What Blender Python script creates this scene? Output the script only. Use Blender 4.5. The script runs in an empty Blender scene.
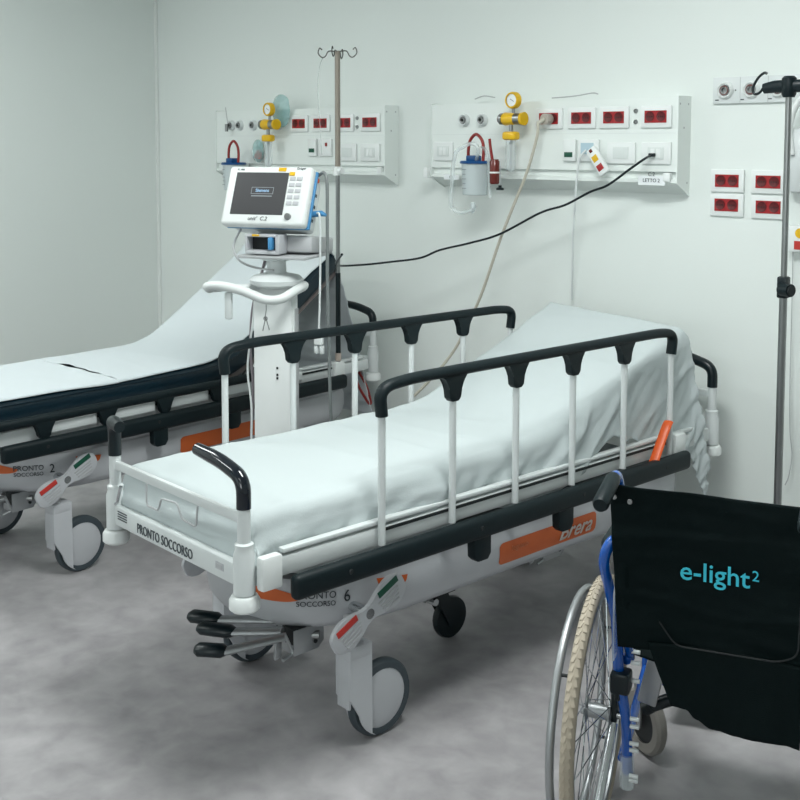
import bpy, bmesh, math, random
from mathutils import Vector, Matrix, noise
random.seed(7)
PI = math.pi
C = bpy.context.scene.collection

# ------------------------------------------------------------------ camera frame
FPX, PX, PY = 1124.763, 410.530, 231.531
PITCH, ROLL, YAW, EYE = -0.0761, 0.0022, 0.7599, 1.6095
WALL_Y, WALL_X = 3.872, -5.782
fw = Vector((-math.sin(YAW)*math.cos(PITCH), math.cos(YAW)*math.cos(PITCH), math.sin(PITCH)))
r0 = Vector((math.cos(YAW), math.sin(YAW), 0)); u0 = r0.cross(fw)
RT = r0*math.cos(ROLL)+u0*math.sin(ROLL); UP = -r0*math.sin(ROLL)+u0*math.cos(ROLL)
EYEP = Vector((0, 0, EYE))
def at(x, y, Y):
    """point of the vertical plane Y=const seen at photo pixel x,y (used to measure wall fittings)"""
    d = fw+RT*((x-PX)/FPX)-UP*((y-PY)/FPX)
    return EYEP+d*(Y/d.y)

# ------------------------------------------------------------------ materials
def lin(c):
    return tuple((v/255/12.92 if v/255 <= .04045 else ((v/255+.055)/1.055)**2.4) for v in c)+(1,)
MATS = {}
def mat(name, rgb, rough=.5, metal=0, bump=0, bscale=60, var=0, vscale=5, alpha=1, trans=0, emit=0, coat=0, spec=.5, sss=0):
    if name in MATS: return MATS[name]
    m = bpy.data.materials.new(name); m.use_nodes = True
    nt = m.node_tree; b = nt.nodes['Principled BSDF']
    col = lin(rgb)
    b.inputs['Base Color'].default_value = col
    b.inputs['Roughness'].default_value = rough
    b.inputs['Metallic'].default_value = metal
    b.inputs['Specular IOR Level'].default_value = spec
    if coat: b.inputs['Coat Weight'].default_value = coat
    if trans:
        b.inputs['Transmission Weight'].default_value = trans; b.inputs['IOR'].default_value = 1.15
    if alpha < 1: b.inputs['Alpha'].default_value = alpha
    if emit:
        b.inputs['Emission Color'].default_value = col; b.inputs['Emission Strength'].default_value = emit
    tc = nt.nodes.new('ShaderNodeTexCoord')
    n = nt.nodes.new('ShaderNodeTexNoise'); n.inputs['Scale'].default_value = vscale; n.inputs['Detail'].default_value = 4
    nt.links.new(tc.outputs['Object'], n.inputs['Vector'])
    if var:
        mx = nt.nodes.new('ShaderNodeMix'); mx.data_type = 'RGBA'
        mx.inputs[6].default_value = tuple(min(1, c*(1-var)) for c in col[:3])+(1,)
        mx.inputs[7].default_value = tuple(min(1, c*(1+var)) for c in col[:3])+(1,)
        nt.links.new(n.outputs['Fac'], mx.inputs[0]); nt.links.new(mx.outputs[2], b.inputs['Base Color'])
    if bump:
        n2 = nt.nodes.new('ShaderNodeTexNoise'); n2.inputs['Scale'].default_value = bscale
        nt.links.new(tc.outputs['Object'], n2.inputs['Vector'])
        bp = nt.nodes.new('ShaderNodeBump'); bp.inputs['Strength'].default_value = bump; bp.inputs['Distance'].default_value = .002
        nt.links.new(n2.outputs['Fac'], bp.inputs['Height']); nt.links.new(bp.outputs['Normal'], b.inputs['Normal'])
    MATS[name] = m
    return m
wall_m = mat('wall_paint', (226, 232, 229), .6, var=.015, vscale=1.5, bump=.15, bscale=120)
unit_m = mat('unit_enamel', (228, 234, 231), .45, var=.01)
ceil_m = mat('ceiling_paint', (225, 228, 226), .8)
white = mat('white_plastic', (228, 232, 231), .35, var=.01)
white2 = mat('white_enamel', (214, 219, 219), .3, var=.01)
shell_m = mat('grey_white_shell', (186, 188, 192), .38, var=.02)
greyp = mat('light_grey_plastic', (176, 178, 180), .45)
slate = mat('slate_plastic', (70, 80, 88), .45)
black = mat('black_plastic', (6, 22, 27), .34, spec=.4)
softblack = mat('black_foam_grip', (8, 24, 28), .5, bump=.2, bscale=200, spec=.28)
gloss = mat('glossy_black_grip', (4, 14, 26), .14, spec=.5, coat=.35)
sheet_m = mat('white_cotton', (189, 198, 199), .85, bump=.25, bscale=350, var=.012, vscale=7)
paper_m = mat('white_paper_sheet', (206, 214, 217), .8, var=.01)
navy = mat('navy_vinyl', (3, 32, 44), .36, bump=.3, bscale=70)
orange = mat('orange_plastic', (212, 88, 34), .4)
orange2 = mat('orange_sticker', (204, 96, 40), .4, var=.08, vscale=9)
red = mat('red_insert', (158, 26, 32), .4)
redp = mat('red_stripe', (190, 52, 44), .45)
green = mat('green_stripe', (10, 78, 58), .45)
rubber = mat('grey_rubber', (58, 68, 74), .55)
chrome = mat('chrome', (205, 208, 210), .18, metal=1)
steel = mat('brushed_steel', (150, 152, 152), .32, metal=1)
alu = mat('dull_aluminium', (165, 168, 170), .42, metal=.8)
dark = mat('dark_recess', (22, 28, 30), .6)
yellow = mat('yellow_plastic', (226, 180, 22), .35)
blue = mat('blue_lid', (8, 72, 128), .35)
blue2 = mat('blue_metal_paint', (0, 82, 172), .18, coat=.6)
skyblue = mat('pale_blue_plastic', (70, 140, 190), .4)
tube_red = mat('dark_red_rubber', (140, 34, 30), .4)
brown = mat('brown_bottle', (104, 36, 30), .25)
clear = mat('clear_plastic', (225, 235, 236), .12, alpha=.32, spec=.7)
milky = mat('milky_plastic', (214, 224, 226), .3, alpha=.72)
teal_clear = mat('teal_clear_plastic', (160, 204, 204), .15, alpha=.45)
cream = mat('cream_hose', (190, 186, 172), .45)
taupe = mat('taupe_panel', (128, 118, 116), .6)
text_k = mat('dark_print', (62, 70, 76), .5)
cyan = mat('cyan_print', (60, 205, 228), .5)
whitep = mat('white_print', (235, 235, 232), .5)
fabric = mat('black_nylon', (2, 17, 18), .65, bump=.5, bscale=500, spec=.12)
tire_m = mat('beige_rubber', (168, 158, 142), .7, var=.1, vscale=30)
screen_m = mat('dark_screen', (76, 76, 78), .6, spec=.2)
lab_m = mat('paper_label', (232, 236, 238), .6)
pinkish = mat('beige_sleeve', (190, 176, 166), .45)

def floor_mat():
    m = bpy.data.materials.new('mottled_vinyl'); m.use_nodes = True
    nt = m.node_tree; b = nt.nodes['Principled BSDF']; L = nt.links
    tc = nt.nodes.new('ShaderNodeTexCoord')
    def ns(s, d, dist=0):
        n = nt.nodes.new('ShaderNodeTexNoise'); n.inputs['Scale'].default_value = s; n.inputs['Detail'].default_value = d
        n.inputs['Distortion'].default_value = dist; L.new(tc.outputs['Object'], n.inputs['Vector']); return n
    a = ns(2.2, 6, .6); c = ns(11, 8, .3)
    ad = nt.nodes.new('ShaderNodeMath'); ad.operation = 'ADD'
    m1 = nt.nodes.new('ShaderNodeMath'); m1.operation = 'MULTIPLY'; m1.inputs[1].default_value = .5
    m2 = nt.nodes.new('ShaderNodeMath'); m2.operation = 'MULTIPLY'; m2.inputs[1].default_value = .5
    L.new(a.outputs['Fac'], m1.inputs[0]); L.new(c.outputs['Fac'], m2.inputs[0])
    L.new(m1.outputs[0], ad.inputs[0]); L.new(m2.outputs[0], ad.inputs[1])
    rp = nt.nodes.new('ShaderNodeValToRGB')
    rp.color_ramp.elements[0].position = .3; rp.color_ramp.elements[0].color = lin((130, 128, 130))
    rp.color_ramp.elements[1].position = .7; rp.color_ramp.elements[1].color = lin((176, 173, 175))
    L.new(ad.outputs[0], rp.inputs[0]); L.new(rp.outputs[0], b.inputs['Base Color'])
    b.inputs['Roughness'].default_value = .5
    bp = nt.nodes.new('ShaderNodeBump'); bp.inputs['Strength'].default_value = .12; bp.inputs['Distance'].default_value = .002
    L.new(c.outputs['Fac'], bp.inputs['Height']); L.new(bp.outputs['Normal'], b.inputs['Normal'])
    return m
floor_m = floor_mat()

# ------------------------------------------------------------------ mesh helpers
class MB:
    def __init__(s): s.bm = bmesh.new(); s.mats = []
    def mi(s, m):
        if m not in s.mats: s.mats.append(m)
        return s.mats.index(m)
    def _fin(s, faces, m, M=None):
        i = s.mi(m) if m else 0
        vs = set()
        for f in faces:
            f.material_index = i
            for v in f.verts: vs.add(v)
        if M is not None:
            for v in vs: v.co = M @ v.co
    def box(s, c, size, m, rot=(0, 0, 0), bev=0, seg=2, M=None):
        t = bmesh.new(); bmesh.ops.create_cube(t, size=1)
        for v in t.verts: v.co = Vector((v.co.x*size[0], v.co.y*size[1], v.co.z*size[2]))
        if bev: bmesh.ops.bevel(t, geom=t.edges[:], offset=min(bev, min(size)*.49), segments=seg, affect='EDGES', profile=.5)
        R = Matrix.Translation(c) @ (Matrix.Rotation(rot[2], 4, 'Z') @ Matrix.Rotation(rot[1], 4, 'Y') @ Matrix.Rotation(rot[0], 4, 'X'))
        if M is not None: R = M @ R
        s._merge(t, R, m); return s
    def _merge(s, t, R, m):
        i = s.mi(m); mp = {}
        for v in t.verts: mp[v] = s.bm.verts.new(R @ v.co)
        for f in t.faces:
            try:
                g = s.bm.faces.new([mp[v] for v in f.verts]); g.material_index = i
            except ValueError: pass
        t.free()
    def tube(s, pts, r, m, n=12, caps=True, closed=False, flat=None, M=None):
        P = [Vector(p) for p in pts]
        if M is not None: P = [M @ p for p in P]
        k = len(P); rr = r if isinstance(r, (list, tuple)) else [r]*k
        T = []
        for i in range(k):
            if closed: d = P[(i+1) % k]-P[i-1]
            else: d = P[min(i+1, k-1)]-P[max(i-1, 0)]
            T.append(d.normalized())
        up = Vector((0, 0, 1)) if abs(T[0].z) < .9 else Vector((1, 0, 0))
        N = (up-T[0]*up.dot(T[0])).normalized(); rings = []
        for i in range(k):
            N = (N-T[i]*N.dot(T[i])).normalized(); B = T[i].cross(N)
            fl = flat or (1, 1)
            rings.append([s.bm.verts.new(P[i]+(N*math.cos(a)*fl[0]+B*math.sin(a)*fl[1])*rr[i]) for a in [2*PI*j/n for j in range(n)]])
        idx = s.mi(m)
        for i in range(k if closed else k-1):
            A, Bq = rings[i], rings[(i+1) % k]
            for j in range(n):
                f = s.bm.faces.new((A[j], A[(j+1) % n], Bq[(j+1) % n], Bq[j])); f.material_index = idx
        if caps and not closed:
            f = s.bm.faces.new(rings[0][::-1]); f.material_index = idx
            f = s.bm.faces.new(rings[-1]); f.material_index = idx
        return s
    def lathe(s, prof, c, m, axis='Z', n=24, M=None):
        """prof: (radius, height) list revolved about the axis through c"""
        rot = {'Z': Matrix.Identity(4), 'Y': Matrix.Rotation(PI/2, 4, 'X'), 'X': Matrix.Rotation(PI/2, 4, 'Y')}[axis]
        R = Matrix.Translation(c) @ rot
        if M is not None: R = M @ R
        idx = s.mi(m); rings = []
        for (r, h) in prof:
            if r < 1e-6: rings.append([s.bm.verts.new(R @ Vector((0, 0, h)))])
            else: rings.append([s.bm.verts.new(R @ Vector((r*math.cos(2*PI*j/n), r*math.sin(2*PI*j/n), h))) for j in range(n)])
        for A, B in zip(rings, rings[1:]):
            if len(A) == 1 and len(B) == 1: continue
            for j in range(n):
                q = (j+1) % n
                if len(A) == 1: f = s.bm.faces.new((A[0], B[q], B[j]))
                elif len(B) == 1: f = s.bm.faces.new((A[j], A[q], B[0]))
                else: f = s.bm.faces.new((A[j], A[q], B[q], B[j]))
                f.material_index = idx
        return s
    def prism(s, poly, M, d, m, bev=0):
        """poly in local xy, extruded 0..d along local z, placed by matrix M"""
        t = bmesh.new()
        a = [t.verts.new((x, y, 0)) for x, y in poly]; b = [t.verts.new((x, y, d)) for x, y in poly]
        t.faces.new(a[::-1]); t.faces.new(b)
        for i in range(len(poly)):
            j = (i+1) % len(poly); t.faces.new((a[i], a[j], b[j], b[i]))
        if bev: bmesh.ops.bevel(t, geom=[e for e in t.edges], offset=bev, segments=2, affect='EDGES', profile=.5, clamp_overlap=True)
        s._merge(t, M, m); return s
    def grid(s, fn, nu, nv, m):
        idx = s.mi(m)
        V = [[s.bm.verts.new(fn(i/nu, j/nv)) for j in range(nv+1)] for i in range(nu+1)]
        for i in range(nu):
            for j in range(nv):
                f = s.bm.faces.new((V[i][j], V[i+1][j], V[i+1][j+1], V[i][j+1])); f.material_index = idx
        return s
    def build(s, name, parent=None, smooth=True, loc=None, ang=40):
        bmesh.ops.recalc_face_normals(s.bm, faces=s.bm.faces[:])
        me = bpy.data.meshes.new(name)
        off = Vector((0, 0, 0))
        if loc is None and parent is None and len(s.bm.verts):
            # origin at the base centre of the thing
            xs = [v.co.x for v in s.bm.verts]; ys = [v.co.y for v in s.bm.verts]; zs = [v.co.z for v in s.bm.verts]
            off = Vector(((min(xs)+max(xs))/2, (min(ys)+max(ys))/2, min(zs)))
            for v in s.bm.verts: v.co -= off
        s.bm.to_mesh(me); s.bm.free()
        for m in s.mats: me.materials.append(m)
        if smooth:
            me.polygons.foreach_set('use_smooth', [True]*len(me.polygons))
            me.set_sharp_from_angle(angle=math.radians(ang))
        o = bpy.data.objects.new(name, me); C.objects.link(o)
        if parent: o.parent = parent
        o.location = loc if loc is not None else off
        return o
def tag(o, label=None, cat=None, group=None, kind=None):
    if label: o['label'] = label
    if cat: o['category'] = cat
    if group: o['group'] = group
    if kind: o['kind'] = kind
    return o
def thing(name, label, cat, loc=(0, 0, 0), rz=0, group=None, rx=0):
    o = bpy.data.objects.new(name, None); C.objects.link(o); o.empty_display_size = .1
    o.location = loc; o.rotation_euler = (rx, 0, rz)
    return tag(o, label, cat, group)
def copy_tree(o, parent=None):
    c = o.copy(); C.objects.link(c)
    if parent: c.parent = parent
    for ch in [x for x in bpy.data.objects if x.parent == o]: copy_tree(ch, c)
    return c
def struct(name, mb, smooth=False): return tag(mb.build(name, None, smooth), kind='structure')
def spline(pts, n=8):
    P = [Vector(p) for p in pts]; out = []
    for i in range(len(P)-1):
        a = P[max(i-1, 0)]; b = P[i]; c = P[i+1]; d = P[min(i+2, len(P)-1)]
        for k in range(n):
            t = k/n
            out.append(.5*((2*b)+(c-a)*t+(2*a-5*b+4*c-d)*t*t+(3*b-a-3*c+d)*t**3))
    out.append(P[-1]); return out
def bend(pts, rad, n=6):
    """polyline with rounded corners"""
    P = [Vector(p) for p in pts]; out = [P[0]]
    for i in range(1, len(P)-1):
        a = (P[i-1]-P[i]); b = (P[i+1]-P[i]); la = min(rad, a.length*.49); lb = min(rad, b.length*.49)
        A = P[i]+a.normalized()*la; B = P[i]+b.normalized()*lb
        for k in range(n+1):
            t = k/n; out.append(A*(1-t)**2+P[i]*2*t*(1-t)+B*t*t)
    out.append(P[-1]); return out
def text_mesh(s, size, depth=.0006, shear=0, spacing=1, bold=0, align='CENTER'):
    cu = bpy.data.curves.new('t', 'FONT'); cu.body = s; cu.size = size; cu.extrude = depth; cu.shear = shear
    cu.space_character = spacing; cu.offset = bold; cu.align_x = align; cu.align_y = 'CENTER'; cu.resolution_u = 3
    o = bpy.data.objects.new('t', cu); C.objects.link(o)
    dg = bpy.context.evaluated_depsgraph_get(); dg.update()
    me = bpy.data.meshes.new_from_object(o.evaluated_get(dg))
    bpy.data.objects.remove(o); bpy.data.curves.remove(cu)
    return me
def lettering(s, size, m, parent, M, name='lettering', fn=None, **k):
    me = text_mesh(s, size, **k); me.name = name
    for v in me.vertices: v.co = fn(v.co) if fn else M @ v.co
    me.materials.clear(); me.materials.append(m)
    o = bpy.data.objects.new(name, me); C.objects.link(o); o.parent = parent
    return o
def frame(o, x, y):   # matrix whose local x,y run along given world axes
    x = Vector(x).normalized(); y = Vector(y).normalized(); z = x.cross(y)
    M = Matrix((x, y, z)).transposed().to_4x4(); M.translation = Vector(o); return M

# ------------------------------------------------------------------ room
XR, YF, H = 2.6, -2.8, 2.95
struct('floor', MB().box(((WALL_X+XR)/2, (WALL_Y+YF)/2, -.05), (XR-WALL_X+.4, WALL_Y-YF+.4, .1), floor_m))
struct('ceiling', MB().box(((WALL_X+XR)/2, (WALL_Y+YF)/2, H+.05), (XR-WALL_X+.4, WALL_Y-YF+.4, .1), ceil_m))
struct('wall_back', MB().box(((WALL_X+XR)/2, WALL_Y+.05, H/2), (XR-WALL_X, .1, H), wall_m))
struct('wall_left', MB().box((WALL_X-.05, (WALL_Y+YF)/2, H/2), (.1, WALL_Y-YF+.2, H), wall_m))
struct('wall_right', MB().box((XR+.05, (WALL_Y+YF)/2, H/2), (.1, WALL_Y-YF+.2, H), wall_m))
struct('wall_front', MB().box(((WALL_X+XR)/2, YF-.05, H/2), (XR-WALL_X, .1, H), wall_m))
struct('trim_1', MB().box((WALL_X+.012, WALL_Y-.006, H/2), (.024, .012, H), mat('corner_bead', (226, 230, 228), .4)))

# ------------------------------------------------------------------ ceiling lamps (unseen luminaires; those behind the camera are added fill)
def lamp(x, y, e, sx=1.15, sy=.55, label=''):
    t = thing('ceiling_light', label, 'ceiling light', (x, y, H-.05))
    fr = MB()
    for dx, dy, a, b in ((0, sy/2+.02, sx+.08, .04), (0, -sy/2-.02, sx+.08, .04), (sx/2+.02, 0, .04, sy), (-sx/2-.02, 0, .04, sy)):
        fr.box((dx, dy, .025), (a, b, .05), white2)
    fr.build('frame', t)
    MB().box((0, 0, .04), (sx, sy, .01), mat('diffuser', (245, 250, 250), .5, emit=3)).build('diffuser', t)
    l = bpy.data.lights.new('lamp', 'AREA'); l.shape = 'RECTANGLE'; l.size = sx; l.size_y = sy; l.energy = e; l.color = (.96, 1, .982)
    o = bpy.data.objects.new('lamp', l); C.objects.link(o); o.parent = t; o.location = (0, 0, .03)
lamp(-4.7, 1.5, 24, label='recessed ceiling light panel over the space between the beds')
lamp(-1.6, 2.0, 54, label='recessed ceiling light panel nearest the back wall on the right')
lamp(-1.1, -.9, 5, label='added ceiling fill light behind the camera on the right')  # weak frontal fill, an added lamp
lamp(-4.6, -.4, 24, label='added ceiling fill light behind the camera on the left')  # lamp added to brighten the left wall
# made-up windows behind the camera, added as frontal fill light
for n_, x_ in ((1, -3.6), (2, -.2)):
    q = MB()
    for dx, dz, a, b in ((0, .70, 2.1, .06), (0, -.70, 2.1, .06), (-1.02, 0, .06, 1.4), (1.02, 0, .06, 1.4), (0, 0, .05, 1.4)): q.box((x_+dx, YF+.02, 1.75+dz), (a, .06, b), white2, bev=.004)
    q.box((x_, YF+.012, 1.75), (2.0, .008, 1.36), mat('glowing_fill_pane', (225, 238, 240), .6, emit=.5))
    struct('added_window_%d' % n_, q)
    l = bpy.data.lights.new('fill_light', 'AREA'); l.shape = 'RECTANGLE'; l.size = 2.0; l.size_y = 1.36; l.energy = 4 if n_ == 1 else 30; l.color = (.95, 1, .995)
    o = bpy.data.objects.new('fill_light', l); C.objects.link(o); o.location = (x_, YF+.06, 1.75); o.rotation_euler = (PI/2, 0, 0)

# ------------------------------------------------------------------ stretchers
LP, HW = 2.0465, .32      # post spacing along and half spacing across
def shell_w(y):
    def f(d): return .33*max(0, 1-min(1, abs(d))**3.5)**(1/3.5)
    if y < .60: return .33*max(0, 1-min(1, (.60-y)/.44)**2.4)**(1/2.4)
    if y > 1.55: return f((y-1.55)/.42)
    return .33
def profile_eval(prof, s):
    """prof: list of (y,z); s arc length"""
    for (a, b) in zip(prof, prof[1:]):
        l = math.hypot(b[0]-a[0], b[1]-a[1])
        if s <= l: t = s/l; return a[0]+(b[0]-a[0])*t, a[1]+(b[1]-a[1])*t, (b[0]-a[0])/l, (b[1]-a[1])/l
        s -= l
    a, b = prof[-2:]; l = math.hypot(b[0]-a[0], b[1]-a[1])
    return b[0], b[1], (b[0]-a[0])/l, (b[1]-a[1])/l
def plen(prof): return sum(math.hypot(b[0]-a[0], b[1]-a[1]) for a, b in zip(prof, prof[1:]))
def smooth_prof(pts, n=8):
    return [(p[0], p[1]) for p in spline([(a, b, 0) for a, b in pts], n)]

def wheel_caster(root, x, y, side):
    """big covered castor; side=+1 shell on the +x side"""
    R, yo = .105, .085
    t = MB()
    prof = [(R-.024, -.016), (R-.006, -.016), (R, -.008), (R, .008), (R-.006, .016), (R-.024, .016)]
    t.lathe(prof+[prof[0]], (x, y+yo, R), rubber, 'X', 40)
    w = t.build('wheel', root)
    d = MB(); d.lathe([(0, .021), (R-.045, .0205), (R-.024, .014), (R-.024, -.014), (R-.045, -.0205), (0, -.021)], (x, y+yo, R), shell_m, 'X', 40)
    d.build('wheel_cover', w)
    f = MB()
    # fork cover: flat upright plates, lower end following the wheel
    arc = [(yo+(R-.012)*math.cos(a), R+(R-.012)*math.sin(a)) for a in [PI+1.12-.0+(-.95+1.0*k/8) for k in range(9)]]
    poly = [(-.042, .285), (-.042, R+.04)]+arc+[(.034, .03), (.034, .285)]
    for sx in (-1, 1):
        f.prism(poly, frame((x+sx*.027-.004, y, 0), (0, 1, 0), (0, 0, 1)), .008, shell_m, .002)
    f.box((x, y-.038, .20), (.05, .008, .17), shell_m, bev=.002)
    f.box((x, y-.004, .266), (.064, .080, .044), shell_m, bev=.01)
    f.tube([(x, y-.0165, .27), (x, y-.0165, .36)], .02, greyp)
    f.build('fork', root)

def stretcher(label, loc, rz, number, rails_up):
    root = thing('hospital_stretcher', label, 'hospital bed', loc, rz, None)
    P = lambda mb, name, **k: mb.build(name, root, **k)
    # base shell
    rings = []
    prof = [(.90, .468), (.97, .462), (1.0, .44), (1.0, .39), (.975, .350), (.92, .326), (.80, .318)]
    mb = MB(); n = 96; cy = 1.025
    def outline():
        pts = []
        ys = [.16+.44*(1-math.cos(PI/2*i/14)) for i in range(15)]+[.6+.95*i/12 for i in range(1, 13)]+[1.55+.42*math.sin(PI/2*i/14) for i in range(1, 15)]
        for y in ys: pts.append((shell_w(y), y))
        for y in ys[-2:0:-1]: pts.append((-shell_w(y), y))
        return pts
    out = outline(); idx = mb.mi(shell_m); idt = mb.mi(slate); prev = None
    for (s, z) in prof:
        ring = [mb.bm.verts.new((x*s if abs(x) < .01 else x-(1-s)*.33*math.copysign(1, x), y+(1-s)*.33*(1 if y < .3 else (-1 if y > 1.75 else 0))*(1-abs(x)/.33), z)) for x, y in out]
        if prev:
            for j in range(len(ring)):
                q = (j+1) % len(ring); f = mb.bm.faces.new((prev[j], prev[q], ring[q], ring[j])); f.material_index = idx
        else:
            f = mb.bm.faces.new(ring); f.material_index = idt
        prev = ring
    f = mb.bm.faces.new(prev[::-1]); f.material_index = idx
    base = P(mb, 'base_cover', ang=50)
    # decals that follow the shell side
    def side_point(y, z, off=.0015):
        w = shell_w(y); d = .01; t = Vector((shell_w(y+d)-shell_w(y-d), 2*d, 0)).normalized(); nrm = Vector((t.y, -t.x, 0))
        sc = 0
        if z < .39: sc = (.39-z)/.040*.025*.33
        elif z > .44: sc = (z-.44)/.022*.03*.33
        return Vector((w-sc, y, z))+nrm*off
    def decal(name, y0, y1, zt, zb, m, nn=24, par=base):
        d = MB(); ii = d.mi(m)
        for k in range(nn):
            a, b = y0+(y1-y0)*k/nn, y0+(y1-y0)*(k+1)/nn
            fa = (a-y0)/(y1-y0); fb = (b-y0)/(y1-y0)
            steps = 4
            for q in range(steps):
                def pt(y, f_, r): return side_point(y, zb(f_)+(zt(f_)-zb(f_))*r)
                try: d.bm.faces.new([d.bm.verts.new(p) for p in (pt(a, fa, q/steps), pt(b, fb, q/steps), pt(b, fb, (q+1)/steps), pt(a, fa, (q+1)/steps))]).material_index = ii
                except ValueError: pass
        bmesh.ops.remove_doubles(d.bm, verts=d.bm.verts[:], dist=1e-5)
        return d.build(name, par)
    cr = lambda f: .010*(max(0, 1-min(f, 1-f)/.03)**2)
    st = decal('sticker', .90, 1.36, lambda f: .430-cr(f), lambda f: .362+cr(f), orange2, 60)
    rnd = lambda f: math.sqrt(max(0, 1-(2*f-1)**4))
    decal('sticker', .165, .245, lambda f: .450-.03*f, lambda f: .450-.03*f-.045*(1-f)**.5*min(1, f*8+.3), orange2)
    decal('sticker', .43, .53, lambda f: .446-.01*f, lambda f: .446-.01*f-.028*rnd(f), orange2)
    if rails_up:
        lettering('Brera', .070, whitep, base, None, fn=lambda v: side_point(1.250+v.x, .396+v.y, .006), shear=.45, bold=.0012)
        lettering('legnano', .024, mat('faded_print', (224, 160, 120), .6), base, None, fn=lambda v: side_point(.99+v.x, .405+v.y, .003))
    for s, sz, yy, zz in (('PRONTO', .027, .276, .422), ('SOCCORSO', .020, .276, .399), (number, .046, .346, .414)):
        lettering(s, sz, text_k, base, None, fn=lambda v, yy=yy, zz=zz: side_point(yy+v.x*.78, zz+v.y, .004), bold=.0002)
    # lift columns and frame
    for y in (.60, 1.5): P(MB().box((0, y, .515), (.2, .2, .11), slate, bev=.01), 'lift_column')
    for sx in (-1, 1):
        sb = MB()
        sb.box((sx*.335, 1.02, .575), (.03, 1.93, .05), white2, bev=.006)
        sb.box((sx*.338, 1.02, .613), (.024, 1.85, .012), white2, bev=.003)
        sb.box((sx*.352, 1.10, .592), (.004, 1.35, .008), dark)
        P(sb, 'side_frame')
    for y, nm in ((0, 'foot_beam'), (LP, 'head_beam')):
        b = MB(); b.box((0, y, .568), (2*HW-.03, .03, .056), white2, bev=.006)
        for k in range(4): b.box((-.255, y-.0155, .585-k*.007), (.05, .002, .003), text_k) if y == 0 else None
        if y == 0: b.box((.235, y-.0155, .572), (.035, .003, .018), shell_m, bev=.001); b.box((.235, y-.0165, .572), (.026, .003, .010), greyp)
        o = P(b, nm)
        if y == 0:
            lettering('PRONTO SOCCORSO', .038, text_k, o, frame((-.03, -.0165, .564), (1, 0, 0), (0, 0, 1)) @ Matrix.Diagonal((.76, 1, 1, 1)), bold=.0001)
        r = MB(); r.box((0, y, .708), (2*HW-.02, .014, .026), white2, bev=.004); P(r, nm.split('_')[0]+'_rail')
    dk = MB(); dk.box((0, .58, .602), (.60, 1.12, .012), taupe, bev=.003); dk.box((0, .58, .585), (.5, 1.0, .02), dark); P(dk, 'deck')
    w = [(-.105, .704), (-.106, .645), (-.045, .645), (-.03, .682), (.05, .688), (.072, .652), (.14, .648), (.148, .704)]
    P(MB().tube(bend([(x, -.022, z) for x, z in w], .012, 4), .0028, greyp, 8), 'wire_holder')
    P(MB().tube([(-.26, -.016, .66), (-.285, -.014, .61), (-.30, -.012, .60)], .005, chrome, 8), 'hook')
    # posts, bumpers, push handles
    for y, e in ((0, 1), (LP, -1)):
        for sx in (-1, 1):
            p = MB()
            p.tube([(sx*HW, y, .53), (sx*HW, y, .74)], .0165, white2, 16)
            p.lathe([(0, .525), (.027, .525), (.027, .62), (.022, .635), (.0235, .648), (.0165, .652)], (sx*HW, y, 0), white2, 'Z', 20)
            po = P(p, 'corner_post')
            b = MB(); b.lathe([(0, .482), (.03, .482), (.038, .489), (.038, .510), (.032, .520), (.018, .524), (0, .524)], (sx*HW, y, 0), white, 'Z', 28)
            b.build('bumper', po)
            if e == 1 and sx == -1: pts = [(sx*HW, y, .735), (sx*HW, y, .815), (-.295, -.02, .842), (-.225, -.035, .838)]
            else:
                pts = [(sx*HW, y, .735), (sx*HW, y, .808), (sx*(HW-.10), y, .832), (sx*(HW-.205), y, .840)]
            h = MB(); Q = bend(pts, .04, 8); h.tube(Q, [.0185]*(len(Q)-1)+[.016], gloss if e == 1 and sx == 1 else black, 16)
            h.build('push_handle', po)
    # near corner socket block
    for x, y in ((.362, .045), (.362, 1.77)):
        P(MB().box((x, y, .578), (.03, .062, .085), white, bev=.008), 'pole_socket')
    # side rails
    for sx in (-1, 1):
        lr = MB()
        lr.box((sx*.392, .94, .532), (.036, 1.70, .064), softblack, bev=.017, seg=4)
        for yy in (.262, .742, 1.20, 1.64): lr.lathe([(0, .0185), (.006, .0195), (.007, .018)], (sx*.392, yy, .535), dark, 'X', 10)
        for yy in (.755, 1.125): lr.prism([(-.035, .51), (.035, .51), (.035, .452), (.022, .435), (-.018, .435), (-.032, .448)], frame((sx*.385-.016, yy, 0), (0, 1, 0), (0, 0, 1)), .032, softblack, .004)
        lo = P(lr, 'lower_rail')
        tr = MB()
        if rails_up:
            ys = [.4013+.2618*i for i in range(6)]; xr = sx*.368
            for i, yy in enumerate(ys):
                P(MB().tube([(xr, yy, .56), (xr, yy, .93)], .0105, white2, 12), 'rail_bar')
            pts = bend([(xr, ys[0], .905), (xr, ys[0]-.008, .98), (xr, ys[0]+.10, .99), (xr, ys[-1]-.07, .985), (xr, ys[-1]+.012, .975), (xr, ys[-1], .905)], .05, 8)
            tr.tube(pts, .0185, softblack, 14, flat=(1, .85))
            for yy in ys[1:-1]:
                tr.prism([(-.052, .978), (-.036, .970), (-.028, .958), (-.024, .940), (-.022, .915), (-.012, .905), (.012, .905), (.022, .915), (.024, .940), (.028, .958), (.036, .970), (.052, .978)], frame((xr-.013, yy, 0), (0, 1, 0), (0, 0, 1)), .026, softblack, .003)
            P(tr, 'rail_handle')
        else:
            xr = sx*.383; ys = [.261+.262*i for i in range(-1, 5)]
            tr.tube(bend([(xr, -.03, .60), (xr, .0, .632), (xr, 1.33, .632), (xr, 1.36, .60)], .03, 6), .0185, softblack, 14, flat=(1, .85))
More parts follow.
